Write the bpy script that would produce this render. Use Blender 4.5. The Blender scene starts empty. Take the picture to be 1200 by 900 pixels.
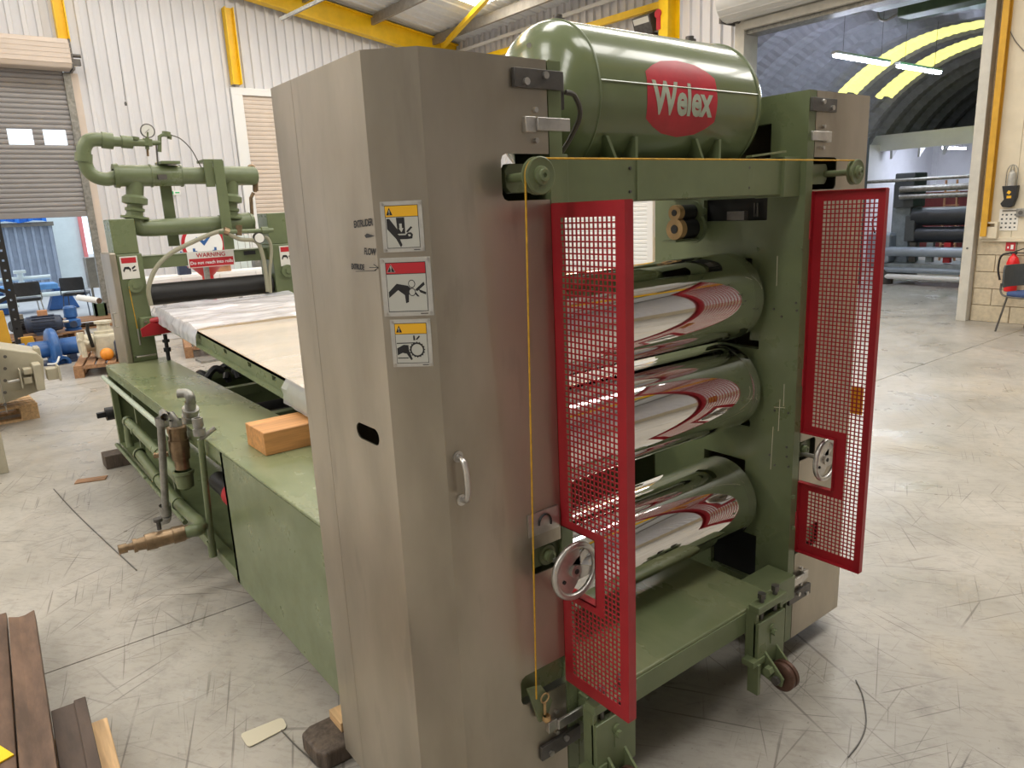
import bpy, bmesh, math, random
from mathutils import Vector, Matrix, Euler, noise
random.seed(7)
SC = bpy.context.scene
COL = SC.collection
PI = math.pi

# ------------------------------------------------------------------ camera
# machine axes: X along the rolls, Y from the machine's front to its rear, Z up; the camera stands at (0, 0, 1.7)
FPX = 857.0
CAM = Vector((0.0, 0.0, 1.7))
def _d(px, py):
    return Vector((px - 600.0, py - 450.0, FPX)).normalized()
_X = _d(1746, 193)
_Y = _d(-80, 277); _Y = (_Y - _X * _X.dot(_Y)).normalized()
_Z = _X.cross(_Y)
def ray(px, py):
    d = _d(px, py)
    return Vector((_X.dot(d), _Y.dot(d), _Z.dot(d)))
def at(px, py, axis, val):
    """photo pixel -> point on the plane axis = val"""
    v = ray(px, py)
    t = (val - CAM[axis]) / v[axis]
    return CAM + v * t
def in_frame(p):
    q = Vector(p) - CAM; c = [_X[i] * q.x + _Y[i] * q.y + _Z[i] * q.z for i in range(3)]
    if c[2] < .05: return False
    return 0 <= 600 + FPX * c[0] / c[2] <= 1200 and 0 <= 450 + FPX * c[1] / c[2] <= 900
def on_plane(px, py, p0, n):
    v = ray(px, py); n = Vector(n); p0 = Vector(p0)
    return CAM + v * ((p0 - CAM).dot(n) / v.dot(n))
cam_d = bpy.data.cameras.new('camera')
cam_d.sensor_fit = 'HORIZONTAL'; cam_d.sensor_width = 36.0; cam_d.lens = FPX * 36.0 / 1200.0
cam_d.clip_start = 0.05; cam_d.clip_end = 300
cam = bpy.data.objects.new('camera', cam_d); COL.objects.link(cam)
right = Vector((_X[0], _Y[0], _Z[0])); down = Vector((_X[1], _Y[1], _Z[1])); fwd = Vector((_X[2], _Y[2], _Z[2]))
M = Matrix.Identity(4)
for i in range(3):
    M[i][0] = right[i]; M[i][1] = -down[i]; M[i][2] = -fwd[i]; M[i][3] = CAM[i]
cam.matrix_world = M
SC.camera = cam

# ------------------------------------------------------------------ light and exposure
SKYLIGHT = 9.0        # roof lights: daylight through translucent sheets
world = bpy.data.worlds.new('overcast_sky'); SC.world = world
world.use_nodes = True
_bg = world.node_tree.nodes['Background']
_bg.inputs[0].default_value = (0.80, 0.90, 1.0, 1); _bg.inputs[1].default_value = 2.0
SC.view_settings.view_transform = 'Standard'
SC.view_settings.look = 'None'
SC.view_settings.gamma = 1.0
SC.view_settings.use_curve_mapping = False
SC.view_settings.exposure = 0.05

# ------------------------------------------------------------------ materials
def srgb(r, g, b):
    f = lambda c: (c / 255.0) / 12.92 if c <= 10 else (((c / 255.0) + 0.055) / 1.055) ** 2.4
    return (f(r), f(g), f(b), 1.0)
MATS = {}
def mat(name, col, rough=0.5, metal=0.0, var=0.0, scale=6.0, bump=0.0, bscale=40.0, emit=0.0, alpha=1.0,
        stretch=(1, 1, 1), spec=0.5, col2=None, rvar=0.0, trans=0.0, coat=0.0):
    m = bpy.data.materials.new(name); m.use_nodes = True
    nt = m.node_tree; N = nt.nodes; L = nt.links
    b = N['Principled BSDF']
    b.inputs['Base Color'].default_value = col
    b.inputs['Roughness'].default_value = rough
    b.inputs['Metallic'].default_value = metal
    b.inputs['Specular IOR Level'].default_value = spec
    if alpha < 1: b.inputs['Alpha'].default_value = alpha
    if trans: b.inputs['Transmission Weight'].default_value = trans
    if coat: b.inputs['Coat Weight'].default_value = coat
    if emit:
        b.inputs['Emission Color'].default_value = col; b.inputs['Emission Strength'].default_value = emit
    if var or bump or rvar:
        tc = N.new('ShaderNodeTexCoord'); mp = N.new('ShaderNodeMapping')
        mp.inputs['Scale'].default_value = stretch
        L.new(tc.outputs['Object'], mp.inputs['Vector'])
        nz = N.new('ShaderNodeTexNoise'); nz.inputs['Scale'].default_value = scale
        nz.inputs['Detail'].default_value = 5; nz.inputs['Roughness'].default_value = 0.62
        L.new(mp.outputs[0], nz.inputs['Vector'])
        if var:
            mx = N.new('ShaderNodeMix'); mx.data_type = 'RGBA'
            c2 = col2 or tuple(max(0.0, c * (1 - var)) for c in col[:3]) + (1,)
            c1 = col if col2 else tuple(min(1.0, c * (1 + var * .5)) for c in col[:3]) + (1,)
            rp = N.new('ShaderNodeMapRange'); rp.inputs['From Min'].default_value = 0.36; rp.inputs['From Max'].default_value = 0.66
            L.new(nz.outputs['Fac'], rp.inputs['Value'])
            L.new(rp.outputs[0], mx.inputs['Factor'])
            mx.inputs['A'].default_value = c1; mx.inputs['B'].default_value = c2
            L.new(mx.outputs['Result'], b.inputs['Base Color'])
        if rvar:
            rr = N.new('ShaderNodeMapRange'); rr.inputs['From Min'].default_value = 0.3; rr.inputs['From Max'].default_value = 0.7
            rr.inputs['To Min'].default_value = max(0.02, rough - rvar); rr.inputs['To Max'].default_value = rough + rvar
            L.new(nz.outputs['Fac'], rr.inputs['Value']); L.new(rr.outputs[0], b.inputs['Roughness'])
        if bump:
            n2 = N.new('ShaderNodeTexNoise'); n2.inputs['Scale'].default_value = bscale; n2.inputs['Detail'].default_value = 3
            L.new(mp.outputs[0], n2.inputs['Vector'])
            bp = N.new('ShaderNodeBump'); bp.inputs['Strength'].default_value = bump; bp.inputs['Distance'].default_value = 0.004
            L.new(n2.outputs['Fac'], bp.inputs['Height']); L.new(bp.outputs[0], b.inputs['Normal'])
    MATS[name] = m
    return m

def floor_material():
    m = bpy.data.materials.new('worn_concrete'); m.use_nodes = True
    nt = m.node_tree; N = nt.nodes; L = nt.links; b = N['Principled BSDF']
    tc = N.new('ShaderNodeTexCoord')
    def nz(scale, stretch=(1, 1, 1), rot=0.0, detail=6, rough=0.6, loc=(0, 0, 0), dist=0.0):
        mp = N.new('ShaderNodeMapping'); mp.vector_type = 'TEXTURE'; mp.inputs['Scale'].default_value = tuple(1 / k for k in stretch); mp.inputs['Rotation'].default_value = (0, 0, rot)
        mp.inputs['Location'].default_value = loc
        L.new(tc.outputs['Object'], mp.inputs['Vector'])
        n = N.new('ShaderNodeTexNoise'); n.inputs['Scale'].default_value = scale; n.inputs['Detail'].default_value = detail
        n.inputs['Roughness'].default_value = rough; n.inputs['Distortion'].default_value = dist
        L.new(mp.outputs[0], n.inputs['Vector']); return n.outputs['Fac']
    def ramp(v, a, b_):
        r = N.new('ShaderNodeMapRange'); r.inputs['From Min'].default_value = a; r.inputs['From Max'].default_value = b_
        L.new(v, r.inputs['Value']); return r.outputs[0]
    def mix(f, a, c):
        x = N.new('ShaderNodeMix'); x.data_type = 'RGBA'
        if isinstance(f, float): x.inputs['Factor'].default_value = f
        else: L.new(f, x.inputs['Factor'])
        for k, v in (('A', a), ('B', c)):
            if isinstance(v, tuple): x.inputs[k].default_value = v
            else: L.new(v, x.inputs[k])
        return x.outputs['Result']
    def scl(v, k):
        x = N.new('ShaderNodeMath'); x.operation = 'MULTIPLY'; x.inputs[1].default_value = k; L.new(v, x.inputs[0]); return x.outputs[0]
    def mul(v, u):
        x = N.new('ShaderNodeMath'); x.operation = 'MULTIPLY'; L.new(v, x.inputs[0]); L.new(u, x.inputs[1]); return x.outputs[0]
    c = mix(ramp(nz(1.1), .38, .64), srgb(172, 166, 157), srgb(152, 147, 138))
    c = mix(scl(ramp(nz(7.0, detail=8, rough=.7), .52, .72), .55), c, srgb(124, 119, 112))
    c = mix(scl(ramp(nz(.55, loc=(3, 7, 0)), .6, .72), .35), c, srgb(190, 170, 132))     # rusty oil tinge
    c = mix(scl(ramp(nz(38, (1, .3, 1), .6, 5, .7), .5, .68), .4), c, srgb(122, 115, 106))      # fine scuffing
    for k, (rot, sc_, th, g0) in enumerate(((.55, 60, .67, .46), (1.15, 70, .67, .48), (-.35, 55, .67, .47), (2.3, 75, .67, .48), (.9, 28, .695, .52), (-.9, 48, .675, .5), (1.7, 80, .67, .48), (2.75, 60, .675, .48), (.2, 40, .685, .5), (.7, 90, .67, .47), (2.0, 95, .67, .48), (-.2, 90, .67, .48))):
        gate = ramp(nz(1.3, loc=(k * 5.3, k * 2.9, 0), detail=2), g0, g0 + .12)
        s = ramp(nz(sc_, (1, .016, 1), rot, 1.5, .5, (k * 3.1, k * 1.7, 0), .10), th, th + .03)
        c = mix(scl(mul(s, gate), .62), c, srgb(84, 78, 72))
    sp = ramp(nz(46, detail=2), .68, .74)
    c = mix(scl(sp, .6), c, srgb(110, 103, 95))
    L.new(c, b.inputs['Base Color'])
    rr = N.new('ShaderNodeMapRange'); rr.inputs['From Min'].default_value = .35; rr.inputs['From Max'].default_value = .65
    rr.inputs['To Min'].default_value = .26; rr.inputs['To Max'].default_value = .5
    L.new(nz(2.4, detail=4), rr.inputs['Value']); L.new(rr.outputs[0], b.inputs['Roughness'])
    bp = N.new('ShaderNodeBump'); bp.inputs['Strength'].default_value = .12; bp.inputs['Distance'].default_value = .004
    L.new(nz(24, detail=5), bp.inputs['Height']); L.new(bp.outputs[0], b.inputs['Normal'])
    MATS['floor'] = m
floor_material()

def steel_material():
    m = bpy.data.materials.new('brushed_stainless'); m.use_nodes = True
    nt = m.node_tree; N = nt.nodes; L = nt.links; b = N['Principled BSDF']
    tc = N.new('ShaderNodeTexCoord')
    def nz(scale, stretch, detail=5, loc=(0, 0, 0)):
        mp = N.new('ShaderNodeMapping'); mp.inputs['Scale'].default_value = stretch; mp.inputs['Location'].default_value = loc
        L.new(tc.outputs['Object'], mp.inputs['Vector'])
        n = N.new('ShaderNodeTexNoise'); n.inputs['Scale'].default_value = scale; n.inputs['Detail'].default_value = detail
        L.new(mp.outputs[0], n.inputs['Vector']); return n.outputs['Fac']
    b.inputs['Metallic'].default_value = .92
    mx = N.new('ShaderNodeMix'); mx.data_type = 'RGBA'
    rp = N.new('ShaderNodeMapRange'); rp.inputs['From Min'].default_value = .4; rp.inputs['From Max'].default_value = .7
    L.new(nz(5, (1.0, 1.0, .4)), rp.inputs['Value']); L.new(rp.outputs[0], mx.inputs['Factor'])
    mx.inputs['A'].default_value = srgb(182, 174, 160); mx.inputs['B'].default_value = srgb(160, 152, 138)
    m2 = N.new('ShaderNodeMix'); m2.data_type = 'RGBA'
    r2 = N.new('ShaderNodeMapRange'); r2.inputs['From Min'].default_value = .6; r2.inputs['From Max'].default_value = .74; r2.inputs['To Max'].default_value = .26
    L.new(nz(16, (1, 1, .22), 6, (5, 2, 9)), r2.inputs['Value']); L.new(r2.outputs[0], m2.inputs['Factor'])
    L.new(mx.outputs['Result'], m2.inputs['A']); m2.inputs['B'].default_value = srgb(118, 110, 100)
    L.new(m2.outputs['Result'], b.inputs['Base Color'])
    rr = N.new('ShaderNodeMapRange'); rr.inputs['From Min'].default_value = .3; rr.inputs['From Max'].default_value = .7
    rr.inputs['To Min'].default_value = .30; rr.inputs['To Max'].default_value = .42
    L.new(nz(4, (1, 1, .5), loc=(3, 1, 2)), rr.inputs['Value']); L.new(rr.outputs[0], b.inputs['Roughness'])
    bp = N.new('ShaderNodeBump'); bp.inputs['Strength'].default_value = .05; bp.inputs['Distance'].default_value = .002
    L.new(nz(60, (1, 1, .02)), bp.inputs['Height']); L.new(bp.outputs[0], b.inputs['Normal'])
    MATS['steel'] = m
steel_material()

mat('green', srgb(109, 119, 86), .34, var=.12, scale=5, bump=.06, bscale=22, rvar=.1)
mat('green_dusty', srgb(109, 119, 86), .28, var=.5, scale=3.0, stretch=(1, .5, 1), col2=srgb(134, 138, 102), bump=.06, bscale=20, rvar=.12)
mat('green_gloss', srgb(109, 119, 86), .2, var=.08, scale=4, bump=.03, bscale=14, rvar=.05, coat=.3)
mat('green_dark', srgb(70, 88, 58), .45, var=.25, scale=6)
mat('red', srgb(158, 30, 40), .38, var=.1, scale=7)
mat('red_bright', srgb(205, 35, 40), .35)
mat('chrome', (.80, .79, .78, 1), .045, metal=1.0, rvar=.03, scale=4, stretch=(.25, 1, 1))
mat('chrome_end', (.70, .69, .68, 1), .13, metal=1.0, rvar=.08, scale=9)
mat('bright_metal', (.56, .54, .51, 1), .32, metal=.9, var=.2, scale=20)
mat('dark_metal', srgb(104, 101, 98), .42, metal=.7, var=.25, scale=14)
mat('galv', srgb(150, 148, 142), .42, metal=.6, var=.3, scale=18)
mat('brass', srgb(142, 120, 94), .36, metal=.75, var=.35, scale=16)
mat('tan_bronze', srgb(186, 152, 104), .5, metal=.2, var=.2, scale=14)
mat('black', (.012, .012, .013, 1), .5)
mat('black_rubber', (.022, .022, .024, 1), .55, var=.3, scale=9)
mat('rope', srgb(205, 158, 40), .7, var=.2, scale=60)
mat('rack_red', srgb(120, 48, 50), .5, var=.2, scale=6)
mat('rust', srgb(108, 84, 68), .6, metal=.25, var=.45, scale=12, stretch=(1, .25, 1), bump=.3, bscale=30)
mat('rust_dark', srgb(82, 68, 60), .55, metal=.35, var=.4, scale=10, stretch=(1, .25, 1), bump=.2, bscale=30)
mat('wheel_rust', srgb(92, 66, 54), .5, metal=.4, var=.35, scale=25)
mat('wood', srgb(196, 140, 84), .6, var=.3, scale=7, stretch=(.35, 5, 5), bump=.15, bscale=30)
mat('wood_pale', srgb(202, 166, 122), .65, var=.3, scale=7, stretch=(5, .35, 5), bump=.15, bscale=30)
mat('wood_old', srgb(150, 112, 80), .75, var=.4, scale=8, stretch=(.5, 3, 3), bump=.25, bscale=30)
mat('timber_dark', srgb(88, 76, 66), .7, var=.5, scale=14, stretch=(3, 3, .6), bump=.6, bscale=34)
mat('yellow', srgb(250, 204, 20), .4, var=.1, scale=4)
mat('yellow_sign', srgb(232, 176, 34), .45)
mat('ochre', srgb(204, 154, 44), .5, var=.15, scale=4)
mat('alu', srgb(196, 194, 188), .4, metal=.5, var=.1, scale=30)
mat('sign_face', srgb(190, 190, 182), .5, metal=.2)
mat('ink', (.012, .012, .014, 1), .5)
mat('sign_red', srgb(186, 38, 48), .45)
mat('white', srgb(236, 236, 235), .5)
mat('logo_letter', srgb(176, 186, 168), .4, var=.12, scale=30)
mat('logo_red', srgb(188, 44, 58), .34, var=.12, scale=14)
mat('jamb', srgb(196, 192, 182), .5, var=.1, scale=6)
mat('pink_edge', srgb(232, 132, 130), .5)
mat('cladding', srgb(220, 219, 222), .42, var=.05, scale=2, stretch=(1, 1, .2))
mat('cladding_grey', srgb(206, 206, 204), .45, var=.06, scale=2)
mat('cream', srgb(216, 204, 180), .55, var=.08, scale=3)
mat('block', srgb(202, 188, 162), .85, var=.14, scale=20, bump=.5, bscale=90)
mat('mortar', srgb(170, 152, 124), .9, var=.2, scale=30)
mat('shutter_grey', srgb(150, 147, 147), .4, metal=.35, var=.06, scale=3)
mat('shutter_cream', srgb(214, 199, 186), .45, var=.05, scale=3)
mat('purlin', srgb(150, 146, 140), .5, metal=.4, var=.15, scale=8)
mat('roof', srgb(226, 229, 233), .4, var=.06, scale=2)
mat('skylight', srgb(255, 252, 245), .5, emit=SKYLIGHT)
mat('lamp_tube', srgb(226, 234, 255), .4, emit=100.0)
mat('hut_sheet', srgb(168, 169, 178), .5, metal=.2, var=.12, scale=5, bump=.05)
mat('hut_rooflight', srgb(238, 234, 140), .5, emit=1.25)
mat('hut_greenlight', srgb(90, 235, 140), .5, emit=1.3)
mat('hut_wall', srgb(230, 230, 232), .6, var=.04, scale=3)
mat('pale_panel', srgb(222, 232, 230), .5, var=.06, scale=3)
mat('container', srgb(150, 160, 176), .5, var=.15, scale=4)
mat('tarp_blue', srgb(20, 110, 205), .5, var=.2, scale=9)
mat('blue_paint', srgb(52, 98, 160), .35, var=.2, scale=10)
mat('blue_light', srgb(96, 150, 205), .45, var=.15, scale=8)
mat('blue_dark', srgb(52, 62, 84), .45, var=.25, scale=12)
mat('beige', srgb(178, 170, 148), .42, var=.12, scale=5)
mat('beige_dark', srgb(128, 122, 110), .5, var=.2, scale=8)
mat('cream_metal', srgb(204, 196, 174), .4, var=.15, scale=14)
mat('orange', srgb(224, 140, 40), .45)
mat('grey_machine', srgb(132, 142, 148), .45, metal=.1, var=.2, scale=8)
mat('grey_blue_pipe', srgb(150, 160, 172), .4, metal=.2, var=.1, scale=6)
mat('dark_roll', srgb(42, 46, 52), .42, var=.2, scale=6)
mat('roll_black', srgb(30, 28, 27), .5, var=.25, scale=5)
mat('seat_blue', srgb(58, 78, 122), .8, var=.15, scale=30)
mat('chair_grey', srgb(74, 78, 80), .6, var=.1, scale=20)
mat('paper', srgb(226, 222, 214), .7)
mat('extinguisher', srgb(214, 26, 30), .3)
mat('bed_board', srgb(198, 178, 148), .45, var=.2, scale=4, stretch=(.4, 1, 1))
mat('film', srgb(236, 236, 236), .14, alpha=.38, bump=.5, bscale=14, stretch=(.35, 1, 1))
mat('film_white', srgb(232, 232, 240), .12, alpha=.62, bump=1.0, bscale=12, stretch=(.2, 1.4, 1))
mat('glass_clear', srgb(214, 232, 248), .1, alpha=.15)
mat('exit_green', srgb(70, 190, 120), .5)
mat('joint_sealant', (.03, .03, .03, 1), .8)
mat('hose', srgb(150, 146, 124), .45)
mat('hose_dark', srgb(70, 66, 58), .5)
mat('dial', srgb(226, 224, 216), .35)
mat('asphalt', srgb(170, 170, 170), .8, var=.1, scale=4)
mat('box_brown', srgb(190, 140, 104), .7, var=.12, scale=8)
mat('scuff', srgb(206, 198, 176), .8)

# ------------------------------------------------------------------ mesh helpers
class MB:
    def __init__(s):
        s.v = []; s.f = []; s.m = []; s.sm = []
    def face(s, idx, m=0, smooth=False):
        s.f.append(idx); s.m.append(m); s.sm.append(smooth)
    def quadpts(s, pts, m=0):
        b = len(s.v); s.v += [Vector(p) for p in pts]; s.face(list(range(b, b + len(pts))), m); return s
    def box(s, x0, x1, y0, y1, z0, z1, m=0):
        b = len(s.v)
        s.v += [Vector((x, y, z)) for z in (z0, z1) for y in (y0, y1) for x in (x0, x1)]
        for q in ((0, 2, 3, 1), (4, 5, 7, 6), (0, 1, 5, 4), (2, 6, 7, 3), (0, 4, 6, 2), (1, 3, 7, 5)):
            s.face([b + i for i in q], m)
        return s
    def obox(s, c, ax, ay, az, m=0):
        c = Vector(c); ax = Vector(ax); ay = Vector(ay); az = Vector(az); b = len(s.v)
        s.v += [c + ax * i + ay * j + az * k for k in (-1, 1) for j in (-1, 1) for i in (-1, 1)]
        for q in ((0, 2, 3, 1), (4, 5, 7, 6), (0, 1, 5, 4), (2, 6, 7, 3), (0, 4, 6, 2), (1, 3, 7, 5)):
            s.face([b + i for i in q], m)
        return s
    def bar(s, p0, p1, w, h, up=(0, 0, 1), m=0):
        p0 = Vector(p0); p1 = Vector(p1); d = (p1 - p0); l = d.length; d.normalize()
        u = Vector(up)
        if abs(d.dot(u)) > .98: u = Vector((0, 1, 0))
        sd = d.cross(u).normalized(); u = sd.cross(d).normalized()
        return s.obox((p0 + p1) / 2, d * l / 2, sd * w / 2, u * h / 2, m)
    def lathe(s, p0, axis, prof, seg=24, m=0, smooth=True, a0=0.0, a1=2 * PI):
        p0 = Vector(p0); ax = Vector(axis).normalized()
        t = Vector((0, 0, 1)) if abs(ax.z) < .9 else Vector((1, 0, 0))
        u = ax.cross(t).normalized(); w = ax.cross(u)
        full = abs(a1 - a0 - 2 * PI) < 1e-6
        n = seg if full else seg + 1
        rings = []
        for i in range(len(prof)):
            d, r = prof[i]
            ring = []
            if r < 1e-7:
                s.v.append(p0 + ax * d); ring = [len(s.v) - 1] * n
            else:
                for k in range(n):
                    a = a0 + (a1 - a0) * k / seg
                    s.v.append(p0 + ax * d + (u * math.cos(a) + w * math.sin(a)) * r); ring.append(len(s.v) - 1)
            rings.append(ring)
        for i in range(len(prof) - 1):
            A, B = rings[i], rings[i + 1]
            dd = abs(prof[i + 1][0] - prof[i][0]); dr = abs(prof[i + 1][1] - prof[i][1])
            for k in range(n if full else n - 1):
                k2 = (k + 1) % n
                q = [A[k], A[k2], B[k2], B[k]]
                q2 = []
                for x in q:
                    if x not in q2: q2.append(x)
                if len(q2) > 2: s.face(q2, m, smooth)
        return s
    def cyl(s, p0, p1, r, r1=None, seg=20, m=0, caps=True, mc=None):
        p0 = Vector(p0); p1 = Vector(p1); d = p1 - p0; l = d.length
        r1 = r if r1 is None else r1
        s.lathe(p0, d, [(0, r), (l, r1)], seg, m)
        if caps:
            for pt, rr, flip in ((p0, r, True), (p1, r1, False)):
                if rr > 1e-6:
                    b = len(s.v); ax = d.normalized()
                    t = Vector((0, 0, 1)) if abs(ax.z) < .9 else Vector((1, 0, 0))
                    u = ax.cross(t).normalized(); w = ax.cross(u)
                    for k in range(seg):
                        a = 2 * PI * k / seg; s.v.append(pt + (u * math.cos(a) + w * math.sin(a)) * rr)
                    idx = list(range(b, b + seg))
                    s.face(idx[::-1] if flip else idx, m if mc is None else mc)
        return s
    def tube(s, pts, r, seg=10, m=0, closed=False):
        pts = [Vector(p) for p in pts]; n = len(pts); rings = []
        up = None
        for i, p in enumerate(pts):
            if closed: t = (pts[(i + 1) % n] - pts[i - 1])
            else: t = (pts[min(i + 1, n - 1)] - pts[max(i - 1, 0)])
            t.normalize()
            if up is None:
                up = Vector((0, 0, 1)) if abs(t.z) < .9 else Vector((0, 1, 0))
            sd = t.cross(up)
            if sd.length < 1e-5: sd = t.cross(Vector((1, 0, 0)))
            sd.normalize(); up = sd.cross(t).normalized()
            rr = r[i] if isinstance(r, (list, tuple)) else r
            b = len(s.v)
            for k in range(seg):
                a = 2 * PI * k / seg; s.v.append(p + (sd * math.cos(a) + up * math.sin(a)) * rr)
            rings.append(b)
        for i in range(n if closed else n - 1):
            A, B = rings[i], rings[(i + 1) % n]
            for k in range(seg):
                k2 = (k + 1) % seg; s.face([A + k, A + k2, B + k2, B + k], m, True)
        if not closed:
            s.face([rings[0] + k for k in range(seg)][::-1], m); s.face([rings[-1] + k for k in range(seg)], m)
        return s
    def prism(s, poly, fn, w0, w1, m=0, mside=None):
        """poly: (u,v) list; fn(u,v,w) -> point"""
        n = len(poly); b = len(s.v)
        s.v += [Vector(fn(u, v, w0)) for u, v in poly] + [Vector(fn(u, v, w1)) for u, v in poly]
        s.face(list(range(b, b + n))[::-1], m); s.face(list(range(b + n, b + 2 * n)), m)
        for i in range(n):
            j = (i + 1) % n; s.face([b + i, b + j, b + n + j, b + n + i], m if mside is None else mside)
        return s
    def grid_plate(s, us, vs, solid, fn, w0, w1, m=0):
        nu, nv = len(us) - 1, len(vs) - 1
        S = [[solid((us[i] + us[i + 1]) / 2, (vs[j] + vs[j + 1]) / 2) for j in range(nv)] for i in range(nu)]
        idx = {}
        def V(i, j, k):
            if (i, j, k) not in idx:
                idx[(i, j, k)] = len(s.v); s.v.append(Vector(fn(us[i], vs[j], (w0, w1)[k])))
            return idx[(i, j, k)]
        for i in range(nu):
            for j in range(nv):
                if not S[i][j]: continue
                s.face([V(i, j, 0), V(i, j + 1, 0), V(i + 1, j + 1, 0), V(i + 1, j, 0)], m)
                s.face([V(i, j, 1), V(i + 1, j, 1), V(i + 1, j + 1, 1), V(i, j + 1, 1)], m)
                if i == 0 or not S[i - 1][j]: s.face([V(i, j, 0), V(i, j, 1), V(i, j + 1, 1), V(i, j + 1, 0)], m)
                if i == nu - 1 or not S[i + 1][j]: s.face([V(i + 1, j, 0), V(i + 1, j + 1, 0), V(i + 1, j + 1, 1), V(i + 1, j, 1)], m)
                if j == 0 or not S[i][j - 1]: s.face([V(i, j, 0), V(i + 1, j, 0), V(i + 1, j, 1), V(i, j, 1)], m)
                if j == nv - 1 or not S[i][j + 1]: s.face([V(i, j + 1, 0), V(i, j + 1, 1), V(i + 1, j + 1, 1), V(i + 1, j + 1, 0)], m)
        return s
    def add_mesh(s, verts, faces, fn, m=0, smooth=False):
        b = len(s.v); s.v += [Vector(fn(*v)) for v in verts]
        for f in faces: s.face([b + i for i in f], m, smooth)
        return s

def world_loc(o):
    p = Vector((0, 0, 0))
    while o is not None:
        p += o.location; o = o.parent
    return p
def build(mb, name, mats, parent=None, bevel=0.0, kind=None, fix=True, seg=2):
    if isinstance(mats, str): mats = [mats]
    if parent is None:
        xs = [v.x for v in mb.v]; ys = [v.y for v in mb.v]; zs = [v.z for v in mb.v]
        off = Vector(((min(xs) + max(xs)) / 2, (min(ys) + max(ys)) / 2, min(zs)))
    else: off = world_loc(parent)
    me = bpy.data.meshes.new(name)
    me.from_pydata([v - off for v in mb.v], [], mb.f)
    for mm in mats: me.materials.append(MATS[mm])
    me.polygons.foreach_set('material_index', mb.m)
    me.polygons.foreach_set('use_smooth', mb.sm)
    if fix:
        bm = bmesh.new(); bm.from_mesh(me); bmesh.ops.recalc_face_normals(bm, faces=bm.faces); bm.to_mesh(me); bm.free()
    me.update()
    if any(mb.sm): me.set_sharp_from_angle(angle=math.radians(38))
    o = bpy.data.objects.new(name, me); COL.objects.link(o)
    if parent is None: o.location = off
    else: o.parent = parent
    if bevel:
        bv = o.modifiers.new('bevel', 'BEVEL'); bv.width = bevel; bv.segments = seg; bv.limit_method = 'ANGLE'; bv.angle_limit = math.radians(40)
        bv.harden_normals = False
    if kind: o['kind'] = kind
    return o
def tag(o, label, cat, group=None):
    o['label'] = label; o['category'] = cat
    if group: o['group'] = group
    return o
def root(name, label, cat, loc=(0, 0, 0), group=None):
    o = bpy.data.objects.new(name, None); COL.objects.link(o); o.location = loc; o.empty_display_size = .1
    return tag(o, label, cat, group)
def struct_root(name, loc=(0, 0, 0)):
    o = bpy.data.objects.new(name, None); COL.objects.link(o); o.location = loc; o['kind'] = 'structure'; return o
def copy_tree(o, parent=None):
    c = o.copy(); COL.objects.link(c)
    if parent is not None: c.parent = parent
    for ch in list(o.children): copy_tree(ch, c)
    return c
def share(o, loc, parent):
    c = o.copy(); COL.objects.link(c); c.parent = parent; c.location = loc; return c

_font_cache = {}
def text_mesh(txt, size=1.0, bold=0.0, shear=0.0, spacing=1.0, align='LEFT'):
    cu = bpy.data.curves.new('lettering', 'FONT'); cu.body = txt; cu.size = size; cu.offset = bold; cu.shear = shear
    cu.space_character = spacing; cu.align_x = align; cu.resolution_u = 3
    ob = bpy.data.objects.new('lettering', cu); COL.objects.link(ob)
    dg = bpy.context.evaluated_depsgraph_get()
    me = bpy.data.meshes.new_from_object(ob.evaluated_get(dg))
    vs = [tuple(v.co) for v in me.vertices]; fs = [tuple(p.vertices) for p in me.polygons]
    bpy.data.objects.remove(ob); bpy.data.curves.remove(cu); bpy.data.meshes.remove(me)
    return vs, fs
def bez(p, n=14):
    """smooth curve through points (Catmull-Rom)"""
    p = [Vector(q) for q in p]; out = []
    P_ = [p[0] * 2 - p[1]] + p + [p[-1] * 2 - p[-2]]
    for i in range(1, len(P_) - 2):
        a, b, c, d = P_[i - 1], P_[i], P_[i + 1], P_[i + 2]
        for k in range(n):
            t = k / n
            out.append(.5 * ((2 * b) + (c - a) * t + (2 * a - 5 * b + 4 * c - d) * t * t + (-a + 3 * b - 3 * c + d) * t ** 3))
    out.append(p[-1]); return out
def circ(cu, cv, r, n=20, a0=0.0, a1=2 * PI):
    k = n if abs(a1 - a0 - 2 * PI) < 1e-6 else n + 1
    return [(cu + r * math.cos(a0 + (a1 - a0) * i / n), cv + r * math.sin(a0 + (a1 - a0) * i / n)) for i in range(k)]
# ================================================================== THE SETTING
XR, YB, XL, YF = 10.675, 15.76, -12.5, -9.0      # right wall, back wall, left wall, wall behind the camera
XRIDGE = -1.0
def roof_z(x): return 5.62 + .17 * (XR - x) if x > XRIDGE else 5.62 + .17 * (XR - XRIDGE) - .17 * (XRIDGE - x)

# floor: poured slabs with a sawn joint between them
fl = struct_root('floor')
ys = [YF - .5, -3.0, 3.19, 9.4, YB - .02]
build(MB().box(XL - .5, 24.6, YF - .5, YB, -.12, -.03), 'subfloor', 'joint_sealant', fl)
for a, b in zip(ys[:-1], ys[1:]):
    build(MB().box(XL - .5, 24.6, a + .0035, b - .0035, -.1, 0), 'concrete_slab', 'floor', fl)
yard = build(MB().box(-14, 24, YB - .02, 60, -.12, -.012), 'yard_ground', 'asphalt'); yard['kind'] = 'structure'

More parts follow.
